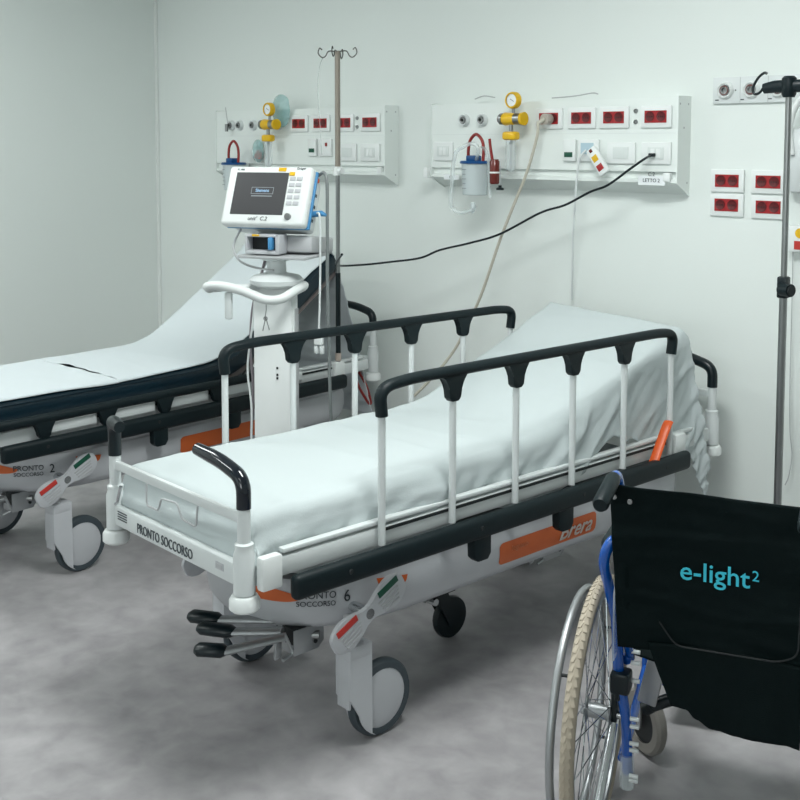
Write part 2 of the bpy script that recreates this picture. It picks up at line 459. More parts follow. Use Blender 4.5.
            for yy in ys[1:]:
                tr.prism([(-.05, .626), (-.036, .616), (-.028, .602), (-.023, .572), (-.012, .560), (.012, .560), (.023, .572), (.028, .602), (.036, .616), (.05, .626)], frame((xr-.013, yy, 0), (0, 1, 0), (0, 0, 1)), .026, softblack, .003)
            P(tr, 'rail_handle')
            for yy in ys[1:]:
                P(MB().box((sx*.366, yy+.131, .590), (.018, .196, .044), white2, bev=.009, seg=3), 'rail_bar')
    # castors
    for sx in (-1, 1):
        for y in (.366, 1.60): wheel_caster(root, sx*.30, y, sx)
    w5 = MB(); w5.lathe([(.045, -.014), (.066, -.012), (.07, 0), (.066, .012), (.045, .014), (0, .01)], (0, 1.02, .07), black, 'X', 28)
    w5.lathe([(0, -.012), (.045, -.012)], (0, 1.02, .07), black, 'X', 28)
    w5o = P(w5, 'fifth_wheel')
    fk = MB()
    for sx in (-1, 1): fk.prism([(-.02, .05), (.02, .05), (-.03, .17), (-.09, .17)], frame((sx*.02-.002, 1.02, 0), (0, 1, 0), (0, 0, 1)), .004, black)
    fk.box((0, .97, .18), (.06, .10, .03), dark, bev=.004); fk.tube([(0, .90, .165), (0, .97, .18)], .018, steel); fk.tube([(0, .97, .18), (0, .97, .34)], .02, dark)
    fk.tube([(.03, .93, .15), (-.03, .93, .15)], .012, chrome)
    P(fk, 'fifth_wheel_fork')
    # under-chassis brackets
    for y in (.27, 1.285):
        b = MB(); x = .20
        b.prism([(-.05, .33), (.05, .33), (.05, .28), (.03, .262), (-.05, .262)], frame((x+.02, y, 0), (0, 1, 0), (0, 0, 1)), .004, alu, .001)
        b.box((x-.03, y, .275), (.09, .09, .03), alu, bev=.003); b.box((x-.02, y-.02, .305), (.07, .05, .05), dark, bev=.004)
        b.tube([(x-.06, y-.06, .30), (x+.03, y+.03, .30)], .012, steel, 10); b.lathe([(0, 0), (.006, .001), (.006, .004), (0, .004)], (x+.024, y+.02, .285), dark, 'X', 10)
        b.prism([(-.012, .34), (.008, .34), (.004, .255), (-.016, .25)], frame((x-.02, y-.07, 0), (0, 1, 0), (0, 0, 1)), .01, alu, .002)
        b.tube(bend([(x+.015, y-.075, .33), (x+.02, y-.05, .27), (x+.02, y-.085, .262)], .01), .005, alu, 8)
        P(b, 'chassis_bracket')
    # butterfly brake pedal
    for sx in ((1, -1) if rails_up else (1, -1)):
        A = Vector((sx*.358, .262, .332)); B = Vector((sx*.358, .466, .432)); ax = (B-A).normalized(); cen = (A+B)/2
        upv = Vector((sx*.35, 0, 0)).cross(ax).normalized()*1
        side = ax.cross(Vector((1, 0, 0))).normalized()
        if side.y < 0: side = -side
        M = frame(cen, ax, -side)
        outl = []
        Lh = (B-A).length/2+.022
        for k in range(40):
            a = 2*PI*k/40; x = Lh*math.cos(a); wd = .017+.034*math.sin(min(PI, abs(x)/Lh*PI*.70))**1.5
            outl.append((x, wd*math.copysign(abs(math.sin(a))**.45, math.sin(a)) if abs(math.sin(a)) > 1e-6 else 0))
        bp = MB(); bp.prism(outl, M @ Matrix.Translation((0, 0, -.007)), .014, shell_m, .003)
        zs = 1 if (M.to_3x3() @ Vector((0, 0, 1))).x*sx > 0 else -1
        for q in range(4):
            for e in (-1, 1): bp.box((e*.072, .004-.011*q, zs*.0075), (.075-.006*q, .004, .003), greyp, M=M)
        ped = P(bp, 'brake_pedal')
        tag(MB().box((-.076, .024, zs*.0078), (.074, .018, .003), redp, bev=.001, M=M).build('pedal_stripe', ped), 'red stripe')
        tag(MB().box((.080, .024, zs*.0078), (.074, .018, .003), green, bev=.001, M=M).build('pedal_stripe', ped), 'green stripe')
        P(MB().tube([cen+Vector((sx*.008, 0, 0)), (sx*.20, cen.y, cen.z)], .014, chrome, 14), 'pedal_axle')
    # foot pump pedals
    for (x0, y0), (x1, y1), (x2, y2), z in (((-.063, .078), (.018, .128), (.16, .24), .325), ((.006, .064), (.097, .120), (.20, .20), .318), ((.102, -.006), (.166, .048), (.22, .19), .312)):
        p0, p1, p2 = Vector((x0, y0, z)), Vector((x1, y1, z)), Vector((x2, y2, z+.012))
        ao = P(MB().tube([p1+(p0-p1)*.1, p1, p2], .015, alu, 12, flat=(.65, 1.2)), 'pedal_arm')
        q = MB(); q.tube([p0, p0+(p1-p0)*.12, p0+(p1-p0)*.85, p1], [.013, .021, .021, .013], black, 16, flat=(.8, 1.2)); q.build('foot_pad', ao)
    return root

# bed front: foot empty at its foot end
B1O, B1A = Vector((-2.4417, 1.6714, 0)), -.0650
B2O, B2A = Vector((-4.057, 1.695, 0)), .037
bed1 = stretcher('white stretcher in the middle with raised side rails and tucked white sheet', B1O, B1A, '6', True)
bed2 = stretcher('white stretcher behind on the left, rails folded down, navy mattress', B2O, B2A, '2', False)

# backrest frames, sheets, mattresses ------------------------------------------------
prof1 = smooth_prof([(.03, .700), (.5, .700), (.95, .702), (1.15, .715), (1.32, .765), (1.55, .85), (1.88, .962)])
prof2 = smooth_prof([(.03, .700), (.5, .700), (1.0, .701), (1.17, .722), (1.30, .785), (1.5, .92), (1.79, 1.118)])
def mattress(root_loc, rz, prof, hw, th, m, label, rfac=.03, seam=True):
    mb = MB(); S = plen(prof); n = 60; idx = mb.mi(m); prev = None; first = None
    cs = []
    r = rfac
    for (cx, cz, a0) in ((hw-r, -r, 0), (-hw+r, -r, 90), (-hw+r, -th+r, 180), (hw-r, -th+r, 270)):
        for k in range(6):
            a = math.radians(a0+90*k/5); cs.append((cx+r*math.cos(a), cz+r*math.sin(a)))
    for i in range(n+1):
        s = S*i/n; y, z, ty, tz = profile_eval(prof, s)
        sh = 1-.35*max(0, 1-min(s, S-s)/.03)**2*.1
        e = max(0, 1-min(s, S-s)/.03); ins = .02*e*e
        ring = [mb.bm.verts.new((x*(1-ins), y-tz*(zz*(1-ins)-ins*.5*th), z+ty*(zz*(1-ins*3)-ins*th))) for x, zz in cs]
        if prev:
            for j in range(len(ring)):
                q = (j+1) % len(ring); mb.bm.faces.new((prev[j], prev[q], ring[q], ring[j])).material_index = idx
        else: first = ring
        prev = ring
    mb.bm.faces.new(first[::-1]); mb.bm.faces.new(prev)
    if seam:
        for sx in (-1, 1):
            pts = []
            for i in range(n+1):
                y, z, ty, tz = profile_eval(prof, .004+(S-.008)*i/n); d = th*.18; pts.append((sx*(hw-.0005), y+tz*d, z-ty*d))
            mb.tube(pts, .003, m, 6)
    o = mb.build('mattress', None, loc=root_loc); o.rotation_euler = (0, 0, rz)
    return tag(o, label, 'mattress')
mattress(B1O, B1A, prof1, .30, .085, mat('grey_blue_vinyl', (70, 84, 94), .45), 'mattress under the white sheet of the front stretcher, dark edge by the backrest')
mattress(B2O, B2A, prof2, .31, .092, navy, 'navy blue vinyl mattress of the stretcher behind, raised at the head')

def backrest(root, prof, y0, th):
    mb = MB(); S = plen(prof); pts = []
    n = 14; idx = mb.mi(taupe)
    up = []; lo = []
    for i in range(60):
        s = S*i/59; y, z, ty, tz = profile_eval(prof, s)
        if y < y0: continue
        up.append((y+tz*(th+.004), z-ty*(th+.004))); lo.append((y+tz*(th+.024), z-ty*(th+.024)))
    mb.prism(up+lo[::-1], frame((-.28, 0, 0), (0, 1, 0), (0, 0, 1)), .56, taupe)
    mb.build('backrest_panel', root, smooth=False)
    y, z = lo[int(len(lo)*.6)]
    g = MB()
    for sx in (-1, 1): g.tube([(sx*.2, y-.01, z-.005), (sx*.2, y-.25, .60)], .011, steel, 12)
    g.build('gas_strut', root)
backrest(bed1, prof1, 1.16, .085); backrest(bed2, prof2, 1.1, .092)

def sheet(name, loc, rz, prof, hw, m, hang_near, hang_far, hang_foot, hang_head, label, s0=0, s1=None, nu=190, nv=120, wr=.010, lift=.006, head_lean=0, near_flat=None, edge_s0=None, edge_s1=None, seed=0, group=None, r=.028, bump=0):
    """cloth draped over a profile: hangs are functions of distance along the bed"""
    S = plen(prof); s1 = S if s1 is None else s1
    b0 = s0-hang_foot; b1 = s1+hang_head
    def fn(i, j):
        q = j
        b_ = b0+(b1-b0)*i
        sc = min(max(b_, 0), S)
        aN = hw+hang_near(b_); aF = hw+hang_far(b_)
        a = -aF+(aN+aF)*q
        if edge_s0:
            lo_ = edge_s0(a); b_ = lo_+(b1-lo_)*i
        if edge_s1:
            hi_ = edge_s1(a); b_ = b_+(hi_-b1)*i
        sc = min(max(b_, 0), S)
        y, z, ty, tz = profile_eval(prof, sc)
        def over(d):   # rounded edge: d>-r beyond the straight edge
            d2 = d+r
            if d2 <= 0: return d, 0
            th = min(d2/r, PI/2); dr = r*(1-math.cos(th)); ou = -r+r*math.sin(th)
            if d2 > r*PI/2: dr += d2-r*PI/2
            return ou, dr
        sg = 1 if a > 0 else -1
        oa, da = over(abs(a)-hw)
        x = sg*(hw+oa)
        ob, db = (0, 0)
        if b_ < r and hang_foot > .04:
            o_, db = over(-b_); y = prof[0][0]-o_
        elif b_ > S-r and hang_head > 0:
            o_, db = over(b_-S); y = profile_eval(prof, S)[0]+o_+head_lean*db; z = profile_eval(prof, S)[1]
        drop = math.hypot(da, db) if (da > .02 and db > .02) else max(da, db)
        if da > .02 and db > .02:
            k = min(da, db); x += sg*k*.10; y += (-1 if b_ < 0 else 1)*k*.05
        nv_ = Vector((a*5+seed, b_*5, seed*1.7))
        top = 1-min(1, drop/.05)
        z += bump*min(1, max(0, (1-x/hw)/2))*min(1, max(0, (b_-.6*S)/(.4*S)))**1.5 if b_ > 0 else 0
        w1 = noise.fractal(Vector((a*3+seed, b_*3.5, 3.1)), 1, 2, 4)
        w2 = noise.fractal(Vector((b_*6+drop*8, drop*5, 7.3+seed)), 1, 2, 3)
        w3 = noise.noise(Vector((b_*4+seed, 2.2, drop*3)))
        ridge = (1-abs(noise.noise(Vector((b_*4.2+drop*11+seed, a*1.2+drop*4, 1.7)))))**6
        z2 = z-drop+lift*(1 if drop < .03 else .4)+top*(w1*wr*.32+ridge*wr*.35)
        outw = (1-top)*(abs(w2)*wr*1.5+ridge*wr*1.2+w3*wr*.9+.004+min(drop, .3)*.05)
        if da > db: x += sg*outw
        elif db > 0: y += (-1 if b_ < .1 else 1)*outw
        return Vector((x, y, z2))
    mb = MB(); mb.grid(fn, nu, nv, m)
    o = mb.build(name, None, loc=loc, ang=180); o.rotation_euler = (0, 0, rz)
    md = o.modifiers.new('thickness', 'SOLIDIFY'); md.thickness = .0025; md.offset = 1
    return tag(o, label, 'sheet', group)
def interp(tab):
    def f(s):
        if s <= tab[0][0]: return tab[0][1]
        for (a, b), (c, d) in zip(tab, tab[1:]):
            if s <= c:
                t = (s-a)/(c-a); t = t*t*(3-2*t); return b+(d-b)*t
        return tab[-1][1]
    return f
sheet('bed_sheet', B1O, B1A, prof1, .308, sheet_m,
      interp([(0, .10), (.08, .15), (.2, .17), (.42, .155), (.6, .165), (.75, .14), (.95, .16), (1.15, .17), (1.28, .16), (1.42, .14), (1.52, .20), (1.66, .30), (1.85, .42), (2.0, .50), (2.4, .52)]),
      interp([(0, .12), (2.3, .12)]), (.10), .34,
      'white cotton sheet draped over the front stretcher and its raised backrest', wr=.011, head_lean=.14, seed=2.3, bump=.032)
sheet('paper_sheet', B2O, B2A, prof2, .312, paper_m, interp([(0, -.012), (.3, -.008), (.6, .0), (.8, -.005)]), interp([(0, .03), (1, .03)]), .0, .0,
      'lower piece of white paper sheet at the foot of the navy mattress', s0=-.0, s1=.60, nu=70, nv=60, wr=.006, edge_s1=lambda a: .60+.004*math.sin(a*40), seed=5.1, group=None)
sheet('paper_sheet', B2O, B2A, prof2, .312, paper_m, interp([(0, -.005), (.6, -.002), (1.0, -.012), (1.2, -.03), (1.6, -.02), (1.9, -.004), (2.1, .0)]), interp([(0, .03), (2.4, .03)]), .0, .80,
      'upper piece of white paper sheet running up the raised navy backrest', s0=.60, nu=150, nv=60, wr=.006, edge_s0=lambda a: .598+(.032*max(0, 1-abs(a+.10)/.06) if a < -.10 else .032*max(0, (.31-a)/.41)+.003*math.sin(a*55)), seed=8.4, head_lean=.30)

# orange lever and straps on the stretchers
MB().tube(spline([(.372, 1.70, .675), (.378, 1.675, .66), (.382, 1.63, .60), (.385, 1.59, .545), (.385, 1.572, .52)], 6), [.008]+[.017]*22+[.014]*2, orange, 12, flat=(.35, 1)).build('release_lever', bed1)
MB().tube(spline([(.372, 1.70, .675), (.373, 1.705, .665)], 4), .006, dark, 8).build('lever_pin', bed1)
MB().tube(spline([(.29, 1.955, .53), (.30, 1.965, .47), (.30, 2.02, .39), (.30, 2.045, .365), (.30, 2.05, .38), (.30, 2.02, .46), (.295, 1.975, .53)], 6), .0065, tube_red, 8).build('strap_loop', bed2)

# ------------------------------------------------------------------ IV poles
def hooks(mb, top, span, m, rot=0):
    for k in range(4):
        a = rot+k*PI/2
        d = Vector((math.cos(a), math.sin(a), 0)); T = Vector(top)
        pts = [T, T+d*span*.45+Vector((0, 0, .004)), T+d*span*.62+Vector((0, 0, -.018)), T+d*span*.8+Vector((0, 0, -.024)), T+d*span+Vector((0, 0, -.005)), T+d*span*.93+Vector((0, 0, .018)), T+d*span*.8+Vector((0, 0, .01))]
        mb.tube(spline(pts, 5), .0028, m, 8)
def b2p(x, y, z):
    ca, sa = math.cos(B2A), math.sin(B2A); return Vector((B2O.x+ca*x-sa*y, B2O.y+sa*x+ca*y, z))
p = b2p(.362, 1.77, .53)
iv = thing('iv_pole', 'thin steel drip pole with wire hooks rising from the rear stretcher', 'iv pole', p)
q = MB(); q.tube([(0, 0, .02), (0, 0, .98)], .010, steel, 14); q.tube([(0, 0, .13), (0, 0, .50)], .0115, black, 14); q.tube([(0, 0, .095), (0, 0, .13)], .014, pinkish, 14); q.build('lower_pole', iv)
MB().tube([(0, 0, .97), (0, 0, 1.505)], .0125, mat('beige_steel', (150, 142, 132), .4, metal=.5), 14).build('upper_pole', iv)
q = MB(); q.tube([(0, 0, .945), (0, 0, .985)], .022, white, 16); q.tube([(0, 0, .965), (.045, -.015, .965)], .012, white, 12); q.build('height_collar', iv)
q = MB(); hooks(q, (0, 0, 1.50), .09, mat('dark_wire', (92, 92, 90), .35, metal=.8), .55); q.build('hook_set', iv)
tag(MB().tube(spline([at(323, 57, 3.48), at(319, 70, 3.50), at(318, 95, 3.55), at(320, 125, 3.6), at(322, 155, 3.62)], 6), .0016, clear, 6).build('infusion_line'), 'thin clear line hanging from the hooks of the rear drip pole', 'tube')

rp = Vector((-1.60, 3.42, 0))
iv2 = thing('iv_pole', 'chrome drip pole with black plastic head at the right edge', 'iv pole', rp)
MB().tube([(0, 0, .14), (0, 0, 1.15)], .0128, steel, 16).build('lower_pole', iv2)
MB().tube([(0, 0, 1.13), (0, 0, 1.79)], .010, steel, 16).build('upper_pole', iv2)
q = MB(); q.box((0, 0, 1.16), (.034, .034, .07), black, bev=.006); q.tube([(.0, -.015, 1.155), (.038, -.03, 1.155)], .021, black, 20); q.tube([(.036, -.03, 1.155), (.043, -.033, 1.155)], .015, dark, 20); q.build('height_clamp', iv2)
hd = MB(); hd.tube([(0, 0, 1.765), (0, 0, 1.775), (0, 0, 1.825), (0, 0, 1.832)], [.018, .023, .023, .016], black, 20)
for sx in (-1, 1):
    hd.tube([(0, 0, 1.80), (sx*.05, sx*.0, 1.80), (sx*.085, 0, 1.795)], [.019, .018, .015], black, 12, flat=(1.1, .8))
    hd.tube(spline([(sx*.085, 0, 1.80), (sx*.10, 0, 1.782), (sx*.118, 0, 1.78), (sx*.122, 0, 1.80), (sx*.105, 0, 1.83), (sx*.085, 0, 1.845), (sx*.075, 0, 1.842)], 5), .0045, black, 8)
hd.build('hook_head', iv2)
bs = MB(); bs.tube([(0, 0, .10), (0, 0, .16)], .028, black, 18)
for k in range(5):
    a = 2*PI*k/5+.3; bs.tube([(0, 0, .12), (.24*math.cos(a), .24*math.sin(a), .075)], .013, steel, 12)
bs.build('base', iv2)
for k in range(5):
    a = 2*PI*k/5+.3; MB().lathe([(0, -.011), (.026, -.011), (.029, 0), (.026, .011), (0, .011)], (.24*math.cos(a), .24*math.sin(a), .03), rubber, 'X', 18).tube([(.24*math.cos(a), .24*math.sin(a), .03), (.24*math.cos(a), .24*math.sin(a), .08)], .008, steel).build('castor', iv2)

# ------------------------------------------------------------------ monitor and its stand
SA = .433
SP = Vector((-3.212, 2.655, 0))
st = thing('monitor_stand', 'white roll stand column carrying the monitor between the stretchers', 'stand', SP, SA)
c = MB(); c.box((0, 0, .60), (.160, .06, .98), white, bev=.012); c.box((.081, .008, .58), (.002, .03, .86), greyp); 
for z in (.79, .765, .752): c.box((.02, -.031, z), (.007, .003, .008), dark)
c.build('column', st)
c = MB(); c.box((0, 0, .10), (.16, .14, .06), white2, bev=.015)
for k in range(4):
    a = k*PI/2+PI/4; c.tube([(0, 0, .10), (.23*math.cos(a), .23*math.sin(a), .08)], .022, white2, 12)
c.build('base', st)
for k in range(4):
    a = k*PI/2+PI/4; MB().lathe([(0, -.012), (.032, -.012), (.036, 0), (.032, .012), (0, .012)], (.23*math.cos(a), .23*math.sin(a), .036), rubber, 'X', 20).tube([(.23*math.cos(a), .23*math.sin(a), .036), (.23*math.cos(a), .23*math.sin(a), .09)], .009, steel).build('castor', st)
c = MB(); c.lathe([(0, 1.088), (.07, 1.088), (.095, 1.102), (.10, 1.118), (.085, 1.132), (.05, 1.14), (.036, 1.145), (.034, 1.185), (.055, 1.19), (.055, 1.2), (0, 1.2)], (.01, -.01, 0), white2, 'Z', 28)
c.box((.03, 0, 1.206), (.27, .20, .012), greyp, bev=.004); c.build('monitor_mount', st)
c = MB(); c.tube(spline([(-.205, -.12, 1.085), (-.195, -.15, 1.098), (-.14, -.165, 1.105), (-.06, -.155, 1.09), (.02, -.13, 1.058), (.075, -.11, 1.06), (.105, -.05, 1.085), (.098, .03, 1.09), (.05, .06, 1.09)], 7), [.012]+[.017]*56, white, 16, flat=(1, 1.3))
c.tube(spline([(-.20, -.12, 1.085), (-.15, -.10, 1.09), (-.08, -.06, 1.09), (-.03, .02, 1.09), (0, .05, 1.09)], 5), .013, white2, 12)
c.build('handle', st)
c = MB(); c.tube(spline([(-.112, -.15, 1.09), (-.115, -.15, 1.085), (-.115, -.15, 1.08)], 4), .002, greyp, 6); c.box((-.115, -.15, 1.032), (.03, .018, .10), white2, bev=.008)
tag(c.build('hanging_clip'), 'small white plastic clip hanging from the stand handle', 'clip').parent = None
hc = bpy.data.objects['hanging_clip']; hc.location = SP+Matrix.Rotation(SA, 3, 'Z') @ hc.location; hc.rotation_euler = (0, 0, SA)
c = MB(); c.tube(spline([(.025, -.13, 1.05), (.027, -.135, 1.02), (.021, -.135, .99)], 5), .0018, steel, 6)
c.tube([(.025, -.135, .995), (.039, -.135, .95)], .002, steel, 6); c.tube([(.025, -.135, .995), (.013, -.135, .945)], .002, steel, 6); c.lathe([(.006, 0), (.009, .001), (.006, .002), (.006, 0)], (.025, -.135, .99), steel, 'Y', 12)
c.build('key_hook', st)

mon_loc = SP+Matrix.Rotation(SA, 3, 'Z') @ Vector((-.012, -.07, 1.312))
mon = thing('patient_monitor', 'white bedside monitor with dark screen tilted back on its stand', 'monitor', mon_loc, SA, rx=-.40)
mon.scale = (.87, .95, .88)
W_, H_ = .385, .262
c = MB(); c.box((0, -.005, H_/2), (W_, .05, H_), white, bev=.016, seg=3); c.build('front_housing', mon)
c = MB(); c.box((.005, .026, H_/2), (W_-.004, .014, H_-.008), skyblue, bev=.004); c.build('blue_gasket', mon)
c = MB(); c.box((.0, .075, H_/2-.004), (W_-.03, .085, H_-.03), white2, bev=.02, seg=3)
for z in (.17, .12, .09, .06): c.box((W_/2-.014, .065, z), (.004, .018, .012), dark)
c.box((W_/2-.014, .06, .235), (.012, .02, .018), orange, bev=.003)
c.build('rear_housing', mon)
SW, SH = .242, .186; sx0, sz0 = -.030, .138
c = MB(); c.box((sx0, -.0305, sz0), (SW, .003, SH), screen_m, bev=.001)
scr = c.build('screen', mon)
c = MB()
for dx, dz, a, b in ((0, .014, .100, .002), (0, -.014, .100, .002), (-.05, 0, .002, .03), (.05, 0, .002, .03)): c.box((sx0+.012+dx, -.0325, sz0+.012+dz), (a, .001, b), mat('screen_line', (150, 156, 160), .4))
c.box((sx0+.012, -.0325, sz0-.012), (.095, .001, .004), mat('screen_line', (0, 0, 0)))
c.build('screen_graphics', scr)
lettering('Siemens', .019, mat('screen_text', (150, 182, 214), .4), scr, frame((sx0+.012, -.033, sz0+.012), (1, 0, 0), (0, 0, 1)), bold=.0006)
c = MB()
for i in range(2):
    for j in range(5): c.box((.112+i*.031, -.0315, .205-j*.027), (.025, .004, .017), shell_m, bev=.0015)
c.build('keypad', mon)
tag(MB().box((.106, -.0315, .226), (.026, .004, .017), yellow, bev=.002).build('alarm_key', mon), 'yellow key')
tag(MB().box((.058, -.031, .245), (.036, .003, .017), yellow, bev=.003).build('alarm_sticker', mon), 'yellow sticker')
MB().lathe([(0, .030), (.012, .030), (.0145, .024), (.0145, .018)], (.118, -.012, .038), steel, 'Y', 20).build('rotary_knob', mon)
lettering('unit\'  C.2', .024, text_k, mon, frame((-.02, -.0315, .027), (1, 0, 0), (0, 0, 1)), shear=.2)
lettering('SC 7000', .010, text_k, mon, frame((-.135, -.0315, .243), (1, 0, 0), (0, 0, 1)))
lettering('Dräger', .014, text_k, mon, frame((.145, -.0315, .250), (1, 0, 0), (0, 0, 1)))
MB().tube([(W_/2-.014, .06, .085), (W_/2+.03, .06, .09), (W_/2+.05, .06, .082)], [.013, .012, .006], skyblue, 14).build('cable_plug', mon)
dock = thing('docking_unit', 'grey box with open slot between the monitor and its stand', 'device', SP+Matrix.Rotation(SA, 3, 'Z') @ Vector((0, 0, 1.212)), SA)
c = MB(); c.box((.035, .075, .030), (.25, .21, .062), greyp, rot=(-.10, 0, 0), bev=.012); c.box((.10, .06, .03), (.10, .16, .05), shell_m, bev=.01)
c.build('housing', dock)
c = MB()
for dx, dz, a, b in ((0, .030, .135, .01), (0, -.030, .135, .014), (-.064, 0, .010, .07), (.06, 0, .018, .07)): c.box((-.005+dx, -.065, .042+dz), (a, .07, b), shell_m, bev=.004)
c.box((-.005, -.045, .042), (.12, .02, .055), dark); c.build('slot_bezel', dock)
tag(MB().box((.03, -.095, .045), (.016, .03, .045), skyblue, bev=.004).build('blue_latch', dock), 'blue latch')
tag(MB().box((-.03, -.1005, .074), (.028, .002, .007), yellow).build('label_strip', dock), 'yellow label')
# cables of the monitor
def cable(name, pts, r, m, label, cat='cable', n=8, k=8): return tag(MB().tube(spline(pts, k), r, m, n).build(name), label, cat)
def stp(x, y, z): return SP+Matrix.Rotation(SA, 3, 'Z') @ Vector((x, y, z))
cable('monitor_cable', [stp(.15, .06, 1.50), stp(.18, .04, 1.51), stp(.195, .03, 1.47), stp(.20, .02, 1.33), stp(.20, .02, 1.10), stp(.205, .02, .85), stp(.21, .02, .66), stp(.215, .02, .55)], .0062, mat('grey_cable', (120, 126, 126), .35), 'thick grey cable hanging straight down beside the monitor')
c = MB(); c.box(stp(.215, .02, .535), (.05, .05, .04), skyblue, bev=.012); c.lathe([(0, -.012), (.02, -.012), (.02, .012), (0, .012)], stp(.23, .02, .53), mat('blue_plug', (20, 90, 130), .4), 'Y', 16)
tag(c.build('blue_connector'), 'blue plastic connector at the lower end of the grey cable', 'connector')
cable('sensor_cable', [stp(.168, 0, 1.365), stp(.183, -.01, 1.35), stp(.185, -.01, 1.22), stp(.182, -.01, 1.05), stp(.178, -.01, .94)], .004, white2, 'white sensor cable ending in a white plug beside the monitor')
tag(MB().box(stp(.178, -.01, .91), (.035, .022, .055), white, rot=(0, 0, SA), bev=.006).box(stp(.168, -.01, .865), (.014, .014, .03), white2, bev=.003).box(stp(.190, -.01, .865), (.014, .014, .03), white2, bev=.003).build('sensor_plug'), 'white plug block at the end of the sensor cable', 'plug')
cable('lead_bundle', [stp(-.06, .05, 1.20), stp(-.075, .03, 1.12), stp(-.095, .0, 1.0), stp(-.10, -.01, .85), stp(-.095, .0, .70), stp(-.10, -.01, .50), stp(-.09, 0, .35)], .0055, mat('purple_grey_cable', (128, 120, 126), .4), 'grey cable running down the left edge of the monitor column')
cable('lead_bundle', [stp(-.05, .055, 1.19), stp(-.085, .02, 1.10), stp(-.085, -.02, .95), stp(-.105, -.025, .78), stp(-.09, -.025, .62), stp(-.10, -.02, .35)], .004, white2, 'thin white lead twisted beside the grey column cable')
cable('curled_lead', [stp(-.13, -.02, 1.30), stp(-.15, -.04, 1.24), stp(-.12, -.06, 1.19), stp(-.06, -.06, 1.165), stp(.02, -.055, 1.155)], .004, greyp, 'grey lead curling from the docking unit round to the mount')

# ------------------------------------------------------------------ wall service units
YF_ = WALL_Y-.09
def plate(mb, X, Y, z, w=.136, h=.085): mb.box((X, Y-.005, z), (w, .010, h), white, bev=.004)
def red_plate(parent, X, Y, z, h=.085, w=.136):
    q = MB(); plate(q, X, Y, z, w, h); o = q.build('socket_plate', parent)
    r = MB(); r.box((X, Y-.0105, z), (.0957, .003, .0464), red)
    dk = mat('dark_red', (92, 14, 20), .5)
    for dx in (-.024, .024):
        r.lathe([(0, .0005), (.018, .0005), (.019, .0012), (.0195, 0)], (X+dx, Y-.0125, z+.001), dk, 'Y', 20)
        for hx in (-.009, 0, .009): r.box((X+dx+hx, Y-.0138, z), (.004, .001, .004), dark)
    r.build('socket_insert', o)
    return o
def outlet(parent, X, Y, z, m2=greyp):
    q = MB(); q.lathe([(0, .003), (.016, .003), (.017, .016), (.0235, .020), (.026, .012), (.028, 0)], (X, Y, z), white2, 'Y', 28)
    o = q.build('gas_outlet', parent)
    q = MB(); q.lathe([(0, .009), (.007, .0095), (.008, .022), (.0145, .023), (.016, .018), (.016, .006)], (X, Y, z), steel, 'Y', 24); q.lathe([(0, .0125), (.007, .0125)], (X, Y, z), dark, 'Y', 20)
    q.build('outlet_valve', o)
def unit(label, X0, X1):
    t = thing('wall_service_unit', label, 'wall panel', ((X0+X1)/2, WALL_Y, 1.42)); ox, oy, oz = (X0+X1)/2, WALL_Y, 1.42
    sec = [(0, 1.795), (-.09, 1.795), (-.09, 1.513), (-.074, 1.509), (-.074, 1.487), (-.088, 1.483), (-.088, 1.470), (0, 1.425)]
    q = MB(); q.prism([(y, z-oz) for y, z in sec], frame((X0-ox, 0, 0), (0, 1, 0), (0, 0, 1)), X1-X0, unit_m)
    q.box((0, -.0905, 1.66-oz), (X1-X0-.01, .001, .0012), white2)
    b = q.build('trunking_body', t, smooth=False)
    sec2 = [(0, 1.80), (-.094, 1.80), (-.094, 1.468), (0, 1.418)]
    for x, s in ((X0-.004, 0), (X1, 1)):
        q = MB(); q.prism([(y, z-oz) for y, z in sec2], frame((x-ox, 0, 0), (0, 1, 0), (0, 0, 1)), .005, unit_m)
        for yy, zz in ((-.02, 1.77), (-.02, 1.47), (-.05, 1.68), (-.08, 1.77)):
            q.lathe([(0, .0008), (.004, .0004), (.0045, 0)], (x-ox+(.005 if s else 0), yy, zz-oz), greyp, 'X', 8)
        q.build('end_cap', t, smooth=False)
    return t, ox, oy, oz
def white_plate(parent, X, Y, z, keys=1, w=.130, name='switch_plate'):
    q = MB(); plate(q, X, Y, z, w); o = q.build(name, parent)
    q = MB(); q.box((X, Y-.0105, z), (.07, .004, .046), mat('white_plastic_soft', (214, 220, 218), .4), bev=.001)
    if keys > 1:
        for k in range(2): q.box((X-.012+k*.024, Y-.013, z), (.018, .002, .034), white, bev=.001)
    q.build('switch_key', o)
u2, ox, oy, oz = unit('white wall service unit above the front stretcher, holding the suction jar', -3.462, -2.206)
Y = YF_-WALL_Y
for X in (-2.80, -2.638, -2.484, -2.295): red_plate(u2, X-ox, Y, 1.7225-oz)
for X in (-2.449, -2.292): white_plate(u2, X-ox, Y, 1.583-oz, 2 if X > -2.3 else 1)
white_plate(u2, -3.385-ox, Y, 1.585-oz, 2, .115)
for X in (-3.263, -3.160, -2.945): outlet(u2, X-ox, Y, 1.722-oz)
q = MB()
for z in (1.746, 1.704): q.lathe([(0, .002), (.005, .002), (.008, .006), (.009, 0)], (-2.388-ox, Y, z-oz), steel, 'Y', 16)
q.build('equipotential_jack', u2)
q = MB(); q.box((-2.692-ox, Y-.008, 1.592-oz), (.062, .016, .088), white, bev=.004); o = q.build('indicator_module', u2)
tag(MB().box((-2.694-ox, Y-.017, 1.575-oz), (.040, .003, .02), green, bev=.001).build('indicator_lamp', o), 'green lamp window')
